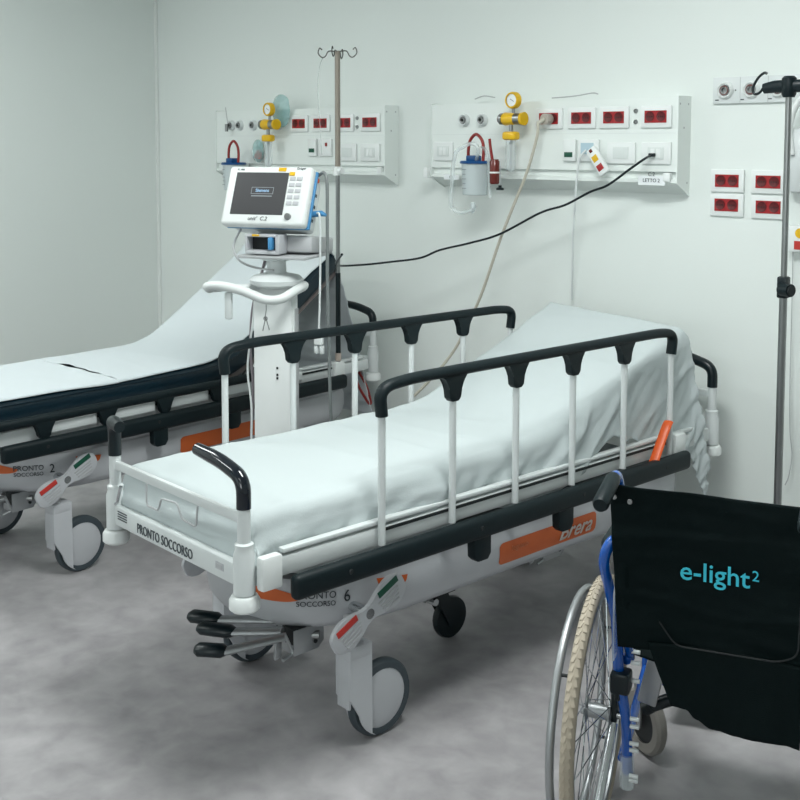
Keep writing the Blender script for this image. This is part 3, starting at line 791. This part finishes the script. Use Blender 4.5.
q = MB(); q.box((-2.60-ox, Y-.006, 1.592-oz), (.10, .012, .088), white, bev=.004); q.box((-2.605-ox, Y-.013, 1.60-oz), (.06, .003, .045), mat('pale_blue_insert', (176, 200, 212), .4)); q.build('call_module', u2)
MB().box((-3.480-ox, Y-.01, 1.487-oz), (.028, .03, .05), white, bev=.006).build('rail_stop', u2); MB().box((-2.245-ox, Y+.004, 1.492-oz), (.03, .024, .034), white, bev=.003).build('rail_stop', u2)
q = MB(); q.box((-2.312-ox, Y-.003, 1.478-oz), (.118, .003, .036), lab_m); lb = q.build('paper_label', u2)
lettering('C.2', .022, text_k, lb, frame((-2.312-ox, Y-.005, 1.502-oz), (1, 0, 0), (0, 0, 1)))
lettering('LETTO 2', .020, text_k, lb, frame((-2.312-ox, Y-.0055, 1.478-oz), (1, 0, 0), (0, 0, 1)))
q = MB(); q.box((-3.335-ox, Y-.006, 1.47-oz), (.09, .004, .022), lab_m); lb = q.build('paper_label', u2)
lettering('C.2', .016, text_k, lb, frame((-3.335-ox, Y-.009, 1.47-oz), (1, 0, 0), (0, 0, 1)))

u1, ox, oy, oz = unit('white wall service unit above the rear stretcher, partly behind the monitor', -5.075, -3.765)
for X in (-4.372, -4.208, -4.037, -3.856): red_plate(u1, X-ox, Y, 1.7205-oz)
for X in (-4.016, -3.856): white_plate(u1, X-ox, Y, 1.577-oz, 2 if X > -3.9 else 1)
for X in (-4.934, -4.860, -4.744, -4.535): outlet(u1, X-ox, Y, 1.717-oz)
q = MB()
for z in (1.742, 1.700): q.lathe([(0, .002), (.005, .002), (.008, .006), (.009, 0)], (-3.95-ox, Y, z-oz), steel, 'Y', 16)
q.build('equipotential_jack', u1)
q = MB(); q.box((-4.266-ox, Y-.008, 1.60-oz), (.062, .016, .088), white, bev=.004); o = q.build('indicator_module', u1)
tag(MB().box((-4.266-ox, Y-.017, 1.585-oz), (.040, .003, .02), green, bev=.001).build('indicator_lamp', o), 'green lamp window')
q = MB(); q.box((-4.175-ox, Y-.006, 1.60-oz), (.10, .012, .088), white, bev=.004); q.box((-4.16-ox, Y-.014, 1.615-oz), (.012, .006, .018), tube_red); q.build('call_module', u1)
q = MB(); q.box((-3.80-ox, Y+.008, 1.492-oz), (.03, .024, .036), white, bev=.003); q.build('rail_stop', u1)

# ------------------------------------------------------------------ flowmeters
def flowmeter(X, z, label, s=1, gz=.077):
    t = thing('oxygen_flowmeter', label, 'flowmeter', (X, YF_-.02, z-.22))
    b = .22
    q = MB(); q.tube([(-.055, -.055, b), (-.04, -.055, b)], .024, steel, 18); q.tube([(-.062, -.055, b), (-.055, -.055, b)], .018, brown, 16)
    q.tube([(.022, -.055, b), (.055, -.055, b)], .024, steel, 18); q.tube([(0, -.055, b), (0, .0, b)], .014, chrome, 16); q.build('valve_body', t)
    q = MB(); q.tube([(-.045, -.055, b), (-.03, -.055, b), (.022, -.055, b)], [.018, .028, .024], yellow, 18); q.tube([(.055, -.055, b), (.070, -.055, b)], [.026, .028], yellow, 18); q.build('control_knob', t)
    q = MB(); q.tube([(.012, -.055, b), (.012, -.055, b+.05)], .007, steel, 10); q.tube([(0, -.055, b-.02), (0, -.055, b-.06)], .009, steel, 12); q.build('stem', t)
    q = MB(); q.lathe([(.026, .014), (.031, .016), (.035, .010), (.035, -.012), (0, -.012)], (.014, -.06, b+gz), yellow, 'Y', 28); go = q.build('pressure_gauge', t)
    q = MB(); q.lathe([(0, .010), (.027, .010)], (.014, -.06, b+gz), lab_m, 'Y', 24); q.box((.016, -.071, b+gz), (.022, .001, .002), text_k, rot=(0, .5, 0)); q.build('dial', go)
    q = MB(); q.box((0, -.055, b-.07), (.072, .04, .036), yellow, bev=.011); q.build('flow_head', t)
    q = MB(); q.lathe([(.021, b-.088), (.021, b-.205), (.016, b-.215), (.008, b-.22)], (0, -.055, 0), clear, 'Z', 20); q.tube([(0, -.055, b-.21), (0, -.055, b-.085)], .004, greyp, 8); q.lathe([(0, b-.092), (.008, b-.092), (.008, b-.104), (0, b-.104)], (0, -.055, 0), dark, 'Z', 12); q.build('flow_tube', t)
    return t
flowmeter(-2.945, 1.722, 'yellow oxygen flowmeter with round gauge right of the front suction jar')
flowmeter(-4.535, 1.717, 'yellow oxygen flowmeter with round gauge on the wall unit behind the monitor')

# suction jars
def suction(px, py, Yc, label, small=False):
    c0 = at(px, py, Yc)
    t = thing('suction_jar', label, 'suction jar', (c0.x, c0.y, c0.z))
    h = .135
    q = MB(); q.lathe([(0, 0), (.050, 0), (.054, .004), (.059, h-.01), (.060, h), (.056, h), (.052, .006), (0, .004)], (0, 0, 0), milky, 'Z', 32); q.build('jar', t)
    q = MB()
    for k in range(5): q.box((-.012, -.0585, .03+k*.02), (.014 if k % 2 else .022, .002, .0015), text_k)
    q.build('scale_marks', t)
    q = MB(); q.lathe([(0, h), (.066, h), (.067, h+.006), (.062, h+.012), (0, h+.012)], (0, 0, 0), blue, 'Z', 32); q.box((.0, -.01, h+.022), (.05, .05, .026), blue, bev=.006); q.tube([(-.035, 0, h+.01), (-.035, 0, h+.035)], .011, blue, 14); q.build('lid', t)
    q = MB(); q.tube(spline([(-.03, -.01, h+.02), (-.03, -.01, h+.06), (-.02, -.01, h+.10), (.012, -.01, h+.125), (.045, -.01, h+.10), (.055, -.01, h+.06), (.052, -.01, h+.01)], 6), .0068, tube_red, 12)
    q.build('red_tube', t)
    q = MB(); q.box((0, .070, h-.01), (.05, .030, .04), white2, bev=.003); q.build('bracket', t)
    return t, c0, h
t, c0, h = suction(475, 195, YF_-.085, 'clear suction jar with blue lid and red tube on the wall above the front stretcher')
q = MB(); q.tube(spline([(.02, -.02, h+.01), (.05, -.04, h+.06), (.03, -.05, h+.085), (-.02, -.06, h+.07), (-.06, -.065, h+.03), (-.085, -.06, -.02), (-.08, -.05, -.06), (-.04, -.05, -.075), (.02, -.055, -.065), (.04, -.055, -.06)], 7), .009, clear, 12)
q.tube(spline([(.045, -.01, h+.075), (.07, -.01, h+.05), (.075, 0, h), (.08, 0, .04), (.085, 0, -.01)], 6), .008, clear, 12)
o = q.build('suction_hose'); o.location += c0; tag(o, 'translucent hose looped round the front suction jar', 'hose')
q = MB(); q.tube([(.03, -.05, -.03), (.035, -.05, -.045), (.028, -.05, -.075)], [.008, .012, .005], milky, 12); o = q.build('hose_tip'); o.location += c0; tag(o, 'translucent nozzle below the front suction jar', 'nozzle')
suction(234, 190, YF_-.085, 'suction jar with blue lid and dark red tube left of the monitor screen')
bt = at(494.5, 184, YF_-.10)
q = MB(); q.lathe([(0, 0), (.017, 0), (.021, .006), (.021, .095), (.017, .10), (.017, .104), (0, .104)], (0, 0, 0), brown, 'Z', 24); 
bo = q.build('brown_bottle', None, loc=bt); tag(bo, 'small brown cylinder with a white band beside the front suction jar', 'bottle')
MB().lathe([(.0214, .045), (.0218, .046), (.0218, .051), (.0214, .052)], (0, 0, 0), whitep, 'Z', 24).build('band', bo)
MB().tube(spline([(-.012, 0, .10), (-.018, -.006, .15), (-.024, -.006, .19)], 5), .006, tube_red, 10).build('inlet_tube', bo)
q = at(500, 190, YF_-.11)
tag(MB().lathe([(0, 0), (.016, 0), (.016, .008), (.007, .011), (.007, .02), (0, .02)], (0, 0, 0), black, 'Z', 18).tube([(0, 0, .018), (.002, .0, .10)], .002, greyp, 6).build('black_knob', None, loc=q), 'black cap hanging beside the brown cylinder', 'cap')
# packaging bags near the rear unit
def bag(name, cx, cy, Yc, w, h, m, label, m2=None, seed=0):
    c = at(cx, cy, Yc)
    def side(sg):
        def fn(i, j):
            u, v = 2*i-1, 2*j-1
            a = u*math.sqrt(1-v*v*.42)*w/2; b = v*math.sqrt(1-u*u*.42)*h/2
            e = max(0, (1-u**4)*(1-v**4))
            return Vector((a+.006*noise.noise(Vector((v*3, seed, 1))), sg*(.018*e)+.007*e*noise.noise(Vector((a*40+seed, b*40, seed))), b))
        return fn
    mb = MB(); mb.grid(side(1), 18, 18, m); mb.grid(side(-1), 18, 18, m)
    if m2:
        mb.tube(spline([(-w*.2, 0, -h*.30), (w*.05, 0, -h*.05), (w*.22, 0, -h*.3), (-.0, 0, -h*.25)], 6), .012, m2, 10)
    return tag(mb.build(name, None, loc=c), label, 'bag')
bag('mask_bag', 281, 111, YF_-.025, .14, .17, teal_clear, 'pale teal clear bag hanging behind the rear oxygen flowmeter', None, 3)
bag('tubing_bag', 258, 151, YF_-.022, .09, .12, teal_clear, 'clear bag with red contents between rear suction jar and flowmeter', redp, 6)
q = at(228, 126, YF_-.03)
tag(MB().tube(spline([(0, 0, 0), (-.005, -.004, .05), (-.02, 0, .10)], 5), .002, greyp, 6).tube([(0, -.01, -.03), (0, -.01, .01)], .009, steel, 12).build('outlet_probe'), 'thin probe stuck in the leftmost outlet of the rear wall unit', 'probe').location += q

# ------------------------------------------------------------------ call handset, cables on the wall
hs = at(598, 161, YF_-.035)
ht = thing('call_handset', 'white call handset with yellow and red buttons on the wall unit', 'handset', hs)
A = Matrix.Rotation(-.62, 4, 'Y')
MB().box((0, 0, 0), (.05, .022, .125), white, bev=.010, M=A).build('body', ht)
tag(MB().box((0, -.0115, .012), (.026, .003, .026), yellow, bev=.001, M=A).build('button', ht), 'yellow button')
tag(MB().box((0, -.0115, -.03), (.028, .003, .026), red, bev=.001, M=A).build('button', ht), 'red button')
tag(MB().box((0, -.0115, .048), (.014, .003, .014), brown, bev=.001, M=A).build('button', ht), 'dark button')
cable('handset_cord', [at(586, 150, YF_-.03), at(580, 158, YF_-.04), at(577, 175, YF_-.04), at(575, 205, YF_-.03), at(573, 240, YF_-.0), at(572, 300, WALL_Y-.02)], .0042, white2, 'white cord hanging below the call handset')
cable('power_cable', [at(653, 155, YF_-.02), at(646, 158, YF_-.04), at(630, 169, 3.72), at(608, 185, 3.70), at(590, 192, 3.70), at(565, 205, 3.70), at(540, 213, 3.70), at(500, 234, 3.68), at(470, 243, 3.66), at(440, 250, 3.64), at(420, 258, 3.62), at(390, 262, 3.55), at(360, 265, 3.45), at(337, 265, 3.25), stp(.20, .16, 1.20)], .0048, black, 'long black power cable sagging across the back wall to the monitor')
tag(MB().box(at(652, 155, YF_-.02), (.022, .022, .014), black, bev=.003).build('plug'), 'black plug of the long cable in the white wall socket', 'plug')
pl = at(546, 119, YF_-.035)
tag(MB().tube([pl+Vector((0, .022, 0)), pl+Vector((0, -.012, 0))], .022, mat('beige_plug', (176, 168, 158), .45), 20).tube([pl+Vector((0, -.01, 0)), pl+Vector((-.02, -.03, -.02))], .009, cream, 10).build('schuko_plug'), 'round beige plug in the leftmost red socket of the front unit', 'plug')
cable('white_power_cord', [pl+Vector((-.018, -.03, -.02)), at(537, 137, 3.70), at(527, 172, 3.70), at(515, 202, 3.70), at(500, 240, 3.70), at(483, 290, 3.70), at(470, 320, 3.70), at(453, 352, 3.68), at(430, 380, 3.62), at(412, 398, 3.58)], .0062, cream, 'cream power cord running from the red socket down behind the stretcher')

# pencil-thin wires lying on top of the front unit
tag(MB().tube(spline([at(475, 99, 3.84), at(484, 96, 3.83), at(495, 97.5, 3.83)], 5), .0025, greyp, 6).build('loose_wire'), 'short loose wire lying on top of the front wall unit', 'wire')
tag(MB().tube(spline([at(552, 98, 3.84), at(575, 96, 3.83), at(592, 93, 3.83), at(598, 94, 3.83)], 5), .0025, greyp, 6).build('loose_wire'), 'longer loose wire lying on top of the front wall unit, right part', 'wire')

# ------------------------------------------------------------------ right wall fittings
gp = thing('gas_outlet_panel', 'white panel with three round gas outlets at upper right of the wall', 'gas outlet panel', (-1.93, WALL_Y, 1.77))
q = MB(); q.box((.035, -.006, .0475), (.42, .012, .098), white2, bev=.002)
for dx in (-.062, .047): q.box((dx-.002+.0, -.0125, .0475), (.0015, .001, .095), greyp)
for dx in (-.082, .02, .128): q.box((dx-.075, -.0125, .012), (.014, .001, .004), text_k); q.lathe([(0, .001), (.003, .0005)], (dx, -.0125, .047), dark, 'Y', 8)
q.build('back_plate', gp)
for X, col in ((-2.053, brown), (-1.949, brown), (-1.845, brown)):
    q = MB(); q.lathe([(.020, .012), (.020, .020), (.026, .026), (.031, .020), (.033, .012)], (X+1.93, 0, .047), white, 'Y', 30); q.lathe([(.0285, .012), (.0285, .020)], (X+1.93, 0, .047), dark, 'Y', 30); o = q.build('gas_outlet', gp)
    q = MB(); q.lathe([(0, .016), (.009, .017), (.010, .026), (.016, .027), (.0195, .022), (.0195, .014)], (X+1.93, 0, .047), steel, 'Y', 24)
    q.lathe([(.014, .0275), (.018, .0262)], (X+1.93, 0, .047), brown, 'Y', 24); q.build('outlet_valve', o)
for X, z, l in ((-2.040, 1.4815, 'upper left of the four on the right of the back wall'), (-1.877, 1.481, 'upper right one, beside the drip pole'), (-2.040, 1.391, 'lower left of the four on the right of the back wall'), (-1.874, 1.389, 'lower right one, beside the drip pole')):
    q = MB(); plate(q, 0, 0, .0425, .136, .086); o = q.build('wall_socket', None, loc=Vector((X, WALL_Y, z-.0425)))
    tag(o, 'red wall socket, '+l, 'socket', 'red sockets on the right of the back wall')
    r = MB(); r.box((0, -.0105, .0425), (.0957, .003, .0464), red); dk = mat('dark_red', (92, 14, 20), .5)
    for dx in (-.024, .024):
        r.lathe([(0, .0005), (.018, .0005), (.019, .0012), (.0195, 0)], (dx, -.0125, .0435), dk, 'Y', 20)
        for hx in (-.009, 0, .009): r.box((dx+hx, -.0138, .0425), (.004, .001, .004), dark)
    r.build('socket_insert', o)
q = MB(); q.box((-1.72, WALL_Y-.03, 1.56), (.14, .06, .23), white2, bev=.02)
q.tube(spline([(-1.70, WALL_Y-.06, 1.80), (-1.75, WALL_Y-.065, 1.76), (-1.775, WALL_Y-.065, 1.68), (-1.765, WALL_Y-.065, 1.58)], 6), .012, white, 12)
tag(q.build('wall_box'), 'white plastic box with a curved tube at the right edge of the wall', 'wall box')
q = MB(); q.box((-1.735, WALL_Y-.03, 1.283), (.10, .03, .095), white, bev=.008); ho = q.build('call_handset'); tag(ho, 'white call handset with yellow and red marks at the right picture edge', 'handset')
tag(MB().lathe([(0, .001), (.018, 0)], (0, -.016, .068), yellow, 'Y', 20).build('button', ho), 'yellow round button')
tag(MB().box((.0, -.016, .025), (.04, .002, .03), redp).build('button', ho), 'red button')
cable('thin_wall_line', [at(793, 250, 3.85), at(792, 300, 3.85), at(790, 380, 3.85), at(790, 430, 3.85), at(792, 455, 3.85), at(789, 475, 3.85), at(785, 485, 3.85)], .0018, greyp, 'thin grey line hanging on the wall behind the right drip pole')

# ------------------------------------------------------------------ wheelchair
WO, WA = Vector((-1.416, 2.118, 0)), .383
wc = thing('wheelchair', 'folding wheelchair with blue frame and black nylon backrest seen from behind', 'wheelchair', WO, WA)
R, TR = .307, .56
def rear_wheel(x, sg):
    t = MB(); cam_ = Matrix.Identity(4)
    prof = []
    for k in range(12):
        a = 2*PI*k/12; prof.append((R-.0165+.0165*math.cos(a), .0155*math.sin(a)))
    t.lathe(prof+[prof[0]], (x, 0, R), tire_m, 'X', 72)
    for k in range(96):
        a = 2*PI*k/96
        for sx in (-1, 1):
            aa = a+(PI/96 if sx > 0 else 0)
            M = Matrix.Translation((x, 0, R)) @ Matrix.Rotation(aa, 4, 'X') @ Matrix.Translation((sx*.0052, 0, R-.0030))
            t.box((0, 0, 0), (.0085, .013, .005), tire_m, rot=(0, sx*.35, sx*.3), M=M)
    w = t.build('rear_wheel', wc, ang=30)
    q = MB(); q.lathe([(R-.046, -.010), (R-.034, -.012), (R-.030, -.010), (R-.030, .010), (R-.034, .012), (R-.046, .010), (R-.046, -.010)], (x, 0, R), alu, 'X', 64); q.build('rim', w)
    q = MB(); q.lathe([(0, -.04), (.012, -.04), (.013, -.032), (.026, -.030), (.026, -.026), (.017, -.022), (.017, .022), (.026, .026), (.026, .030), (.013, .032), (0, .036)], (x+.005, 0, R), alu, 'X', 24); q.build('hub', w)
    q = MB()
    for k in range(36):
        a = 2*PI*k/36; s = 1 if k % 2 else -1; b = a+(.9 if (k//2) % 2 else -.9)
        q.tube([(x+.005+s*.028, .024*math.cos(b), R+.024*math.sin(b)), (x, (R-.045)*math.cos(a), R+(R-.045)*math.sin(a))], .0013, chrome, 5, caps=False)
    q.build('spokes', w)
    q = MB(); px = x-sg*-.042*-1
    px = x+sg*.042
    q.tube([(px, .268*math.cos(2*PI*k/72), R+.268*math.sin(2*PI*k/72)) for k in range(72)], .0095, alu, 12, closed=True)
    for k in range(6):
        a = 2*PI*k/6+.35; q.tube([(px, .266*math.cos(a), R+.266*math.sin(a)), (x+sg*.005, .272*math.cos(a), R+.272*math.sin(a))], .004, dark, 8)
    q.build('push_rim', w)
rear_wheel(0, -1); rear_wheel(TR, 1)
BL, BR = .082, TR-.082
for x, sg in ((BL, -1), (BR, 1)):
    q = MB()
    q.tube(bend([(x-.022, -.20, .897), (x-.022, -.118, .908), (x-.018, -.098, .875), (x, -.085, .52)], .035, 8), .0115, blue2, 14)
    q.tube(spline([(x, -.088, .76), (x+sg*.034, -.095, .745), (x+sg*.050, -.095, .70), (x+sg*.046, -.05, .62), (x+sg*.034, -.03, .54), (x+sg*.028, -.02, .42), (x+sg*.014, 0, .30), (x+sg*.010, .01, .17)], 7), .0125, blue2, 14)
    q.tube(bend([(x+sg*.015, .0, .44), (x+sg*.02, .40, .46), (x+sg*.02, .50, .30), (x+sg*.01, .58, .12)], .08, 6), .0115, blue2, 14)
    q.tube([(x+sg*.022, .01, .20), (x+sg*.036, .40, .24), (x+sg*.036, .42, .44)], .0115, blue2, 14)
    q.tube([(x, -.088, .56), (x+sg*.01, .02, .44)], .0115, blue2, 14)
    q.build('side_frame', wc)
    q = MB(); g0 = Vector((x-.022, -.145, .904)); g1 = Vector((x-.024, -.275, .882))
    q.tube([g0, g0+(g1-g0)*.08, g0+(g1-g0)*.93, g1], [.014, .0165, .0175, .014], softblack, 18); q.build('push_grip', wc)
    q = MB(); q.box((x+sg*.046, .11, .722), (.042, .34, .028), black, bev=.01); q.tube([(x+sg*.03, .26, .70), (x+sg*.02, .28, .46)], .010, blue2, 12); q.build('armrest', wc)
    q = MB(); q.prism([(-.08, .47), (.25, .47), (.25, .69), (-.02, .70), (-.08, .62)], frame((x+sg*.03-.002, 0, 0), (0, 1, 0), (0, 0, 1)), .004, clear); q.build('side_guard', wc)
    q = MB(); q.box((x+sg*.022, -.022, .40), (.045, .05, .05), black, bev=.008); q.box((x+sg*.040, .005, .325), (.014, .035, .07), black, bev=.004)
    q.box((x+sg*.03, -.01, .47), (.012, .03, .24), black, bev=.004)
    q.tube([(x+sg*.02, .0, R), (x+sg*.075, 0, R)], .010, chrome, 12); q.build('axle_plate', wc)
    for z in (.468, .442, .400, .310, .292, .252, .236, .175, .165):
        MB().tube([(x+sg*.002, -.012, z), (x-sg*.018, -.012, z)], .0048, white2, 10).build('bolt_cap', wc)
    q = MB(); q.tube([(x+sg*.011, .005, .215), (x+sg*.010, .008, .165), (x+sg*.010, .01, .135)], [.0165, .018, .0165], clear, 14); q.build('clear_cuff', wc)
    q = MB(); q.box((x-sg*.035, .12, .385), (.045, .02, .20), alu, rot=(0, sg*-.22, 0), bev=.004); q.build('cross_bracket', wc)
    # front castor, swivelled
    M = Matrix.Translation((x+sg*.038, .42, 0)) @ Matrix.Rotation(-.75*-sg*-1, 4, 'Z')
    cw = MB(); cw.lathe([(.055, -.014), (.078, -.016), (.086, -.008), (.086, .008), (.078, .016), (.055, .014), (.055, -.014)], (0, -.0, .086), mat('grey_castor_tyre', (140, 136, 130), .6), 'X', 32, M=M)
    cw.lathe([(0, -.01), (.056, -.01), (.056, .01), (0, .01)], (0, 0, .086), dark, 'X', 24, M=M); cwo = cw.build('front_castor', wc)
    q = MB()
    for s2 in (-1, 1): q.box((s2*.024, 0, .13), (.005, .03, .11), alu, M=M)
    q.box((0, 0, .185), (.053, .035, .01), alu, M=M); q.tube([(0, 0, .185), (0, 0, .25)], .014, alu, 12, M=M); q.build('castor_fork', cwo)
    q = MB(); q.tube([(x+sg*.04, -.01, .29), (x+sg*.05, -.13, .15), (x+sg*.055, -.19, .06)], .010, chrome, 14); q.build('tipping_lever', wc)
    q = MB(); q.box((x-sg*.06, .64, .10), (.14, .13, .012), black, bev=.004, rot=(.3, 0, 0)); q.tube([(x+sg*.01, .57, .13), (x-sg*.0, .62, .10)], .011, dark, 12); q.build('footplate', wc)
q = MB()
for k in (-1, 1):
    q.tube([Vector((TR/2-k*.178, .13+.014*k, .270)), Vector((TR/2, .13+.014*k, .365)), Vector((TR/2+k*.165, .13+.014*k, .452))], .0155, black, 12)
    q.tube([Vector((TR/2-k*.178, .13+.014*k, .270)), Vector((TR/2-k*.195, .13+.014*k, .258))], .017, black, 12)
q.build('cross_brace', wc)
q = MB(); q.grid(lambda i, j: Vector((BL+(BR-BL)*i, .0+.38*j, .462-.025*math.sin(PI*i))), 16, 10, fabric)
so = q.build('seat', wc); md = so.modifiers.new('t', 'SOLIDIFY'); md.thickness = .006
# backrest upholstery: sleeves round the tubes, sagging panel, lower pocket flap
def sag(i): return .028*math.sin(PI*i)
q = MB()
for x in (BL, BR): q.tube([(x-.016, -.099, .868), (x-.010, -.094, .70), (x, -.086, .525)], [.0165, .019, .020], fabric, 18)
def panel(i, j):
    xa = BL-.036+.022*j; x = xa+(BR+.008+.012*j-xa)*i; zt = .885-.012*math.sin(PI*i)**.7-.004*i; zb = .520-.006*math.sin(PI*i); z = zt+(zb-zt)*j
    y = -.118+sag(i)+(.014*j)
    w = (noise.fractal(Vector((x*6, z*14, 3)), 1, 2, 3)*.007+.003*noise.noise(Vector((x*5, z*45, 8))))*(1-.85*math.exp(-((z-.70)/.045)**4-((x-.27)/.13)**4))
    crease = .003*math.exp(-((z-.78-.05*(x-.28))/.006)**2)+.004*math.exp(-((z-.60-.20*abs(x-.30))/.01)**2)
    return Vector((x, y-w-crease-.004, z))
q.grid(panel, 60, 60, fabric)
bo = q.build('backrest', wc, ang=60)
md = bo.modifiers.new('t', 'SOLIDIFY'); md.thickness = .003
q = MB()
def flap(i, j):
    x0 = .130+.05*j; x1 = BR-.03
    x = x0+(x1-x0)*i
    zb = interp([(0, .39), (.12, .388), (.2, .37), (.32, .352), (.5, .347), (1.0, .352)])(i)
    z = .535+(zb-.535)*j
    y = -.118+sag((x-BL)/(BR-BL))+.012+.010*j
    return Vector((x, y-noise.fractal(Vector((x*16, z*4, 9)), 1, 2, 3)*.007*j-.004, z))
q.grid(flap, 50, 20, fabric); fo = q.build('pocket_flap', bo, ang=60); md = fo.modifiers.new('t', 'SOLIDIFY'); md.thickness = .002
for x, z in ((BL-.024, .857), (BL+.010, .850), (BR-.006, .855), (BR-.04, .848)):
    MB().lathe([(0, .002), (.003, .0035), (.0055, .003), (.006, 0)], (x, -.096-.030, z), steel, 'Y', 14).build('snap_stud', bo)
# stitched pocket outline
q = MB(); q.tube(bend([(.155, -.1005, .585), (.19, -.096, .535), (.40, -.096, .535), (.44, -.110, .56), (.445, -.112, .76)], .02), .0018, dark, 6); q.build('pocket_seam', bo)
def tx(v):
    x = .268+v.x; z = .704+v.y; i = (x-(BL-.025))/(BR-BL+.039)
    p = panel(i, (.875-z)/.352); return Vector((x, p.y-.011-v.z, z))
q = lettering('e-light', .058, cyan, bo, None, fn=tx, name='lettering', bold=.0004)
lettering('2', .032, cyan, bo, None, fn=lambda v: tx(Vector((v.x+.084, v.y+.010, v.z))), name='lettering')

# ------------------------------------------------------------------ camera, world, view
cd = bpy.data.cameras.new('camera'); cam = bpy.data.objects.new('camera', cd); C.objects.link(cam)
Mc = Matrix((RT, UP, -fw)).transposed().to_4x4(); Mc.translation = EYEP; cam.matrix_world = Mc
cd.sensor_fit = 'HORIZONTAL'; cd.sensor_width = 36; cd.lens = FPX/800*36
cd.shift_x = (400-PX)/800; cd.shift_y = -(400-PY)/800; cd.clip_start = .05
bpy.context.scene.camera = cam
w = bpy.data.worlds.new('world'); bpy.context.scene.world = w; w.use_nodes = True
w.node_tree.nodes['Background'].inputs[0].default_value = (.8, .9, .9, 1); w.node_tree.nodes['Background'].inputs[1].default_value = .2
vs = bpy.context.scene.view_settings
vs.view_transform = 'Standard'; vs.look = 'None'; vs.gamma = 1; vs.exposure = 0.1
try: vs.use_curve_mapping = False
except Exception: pass
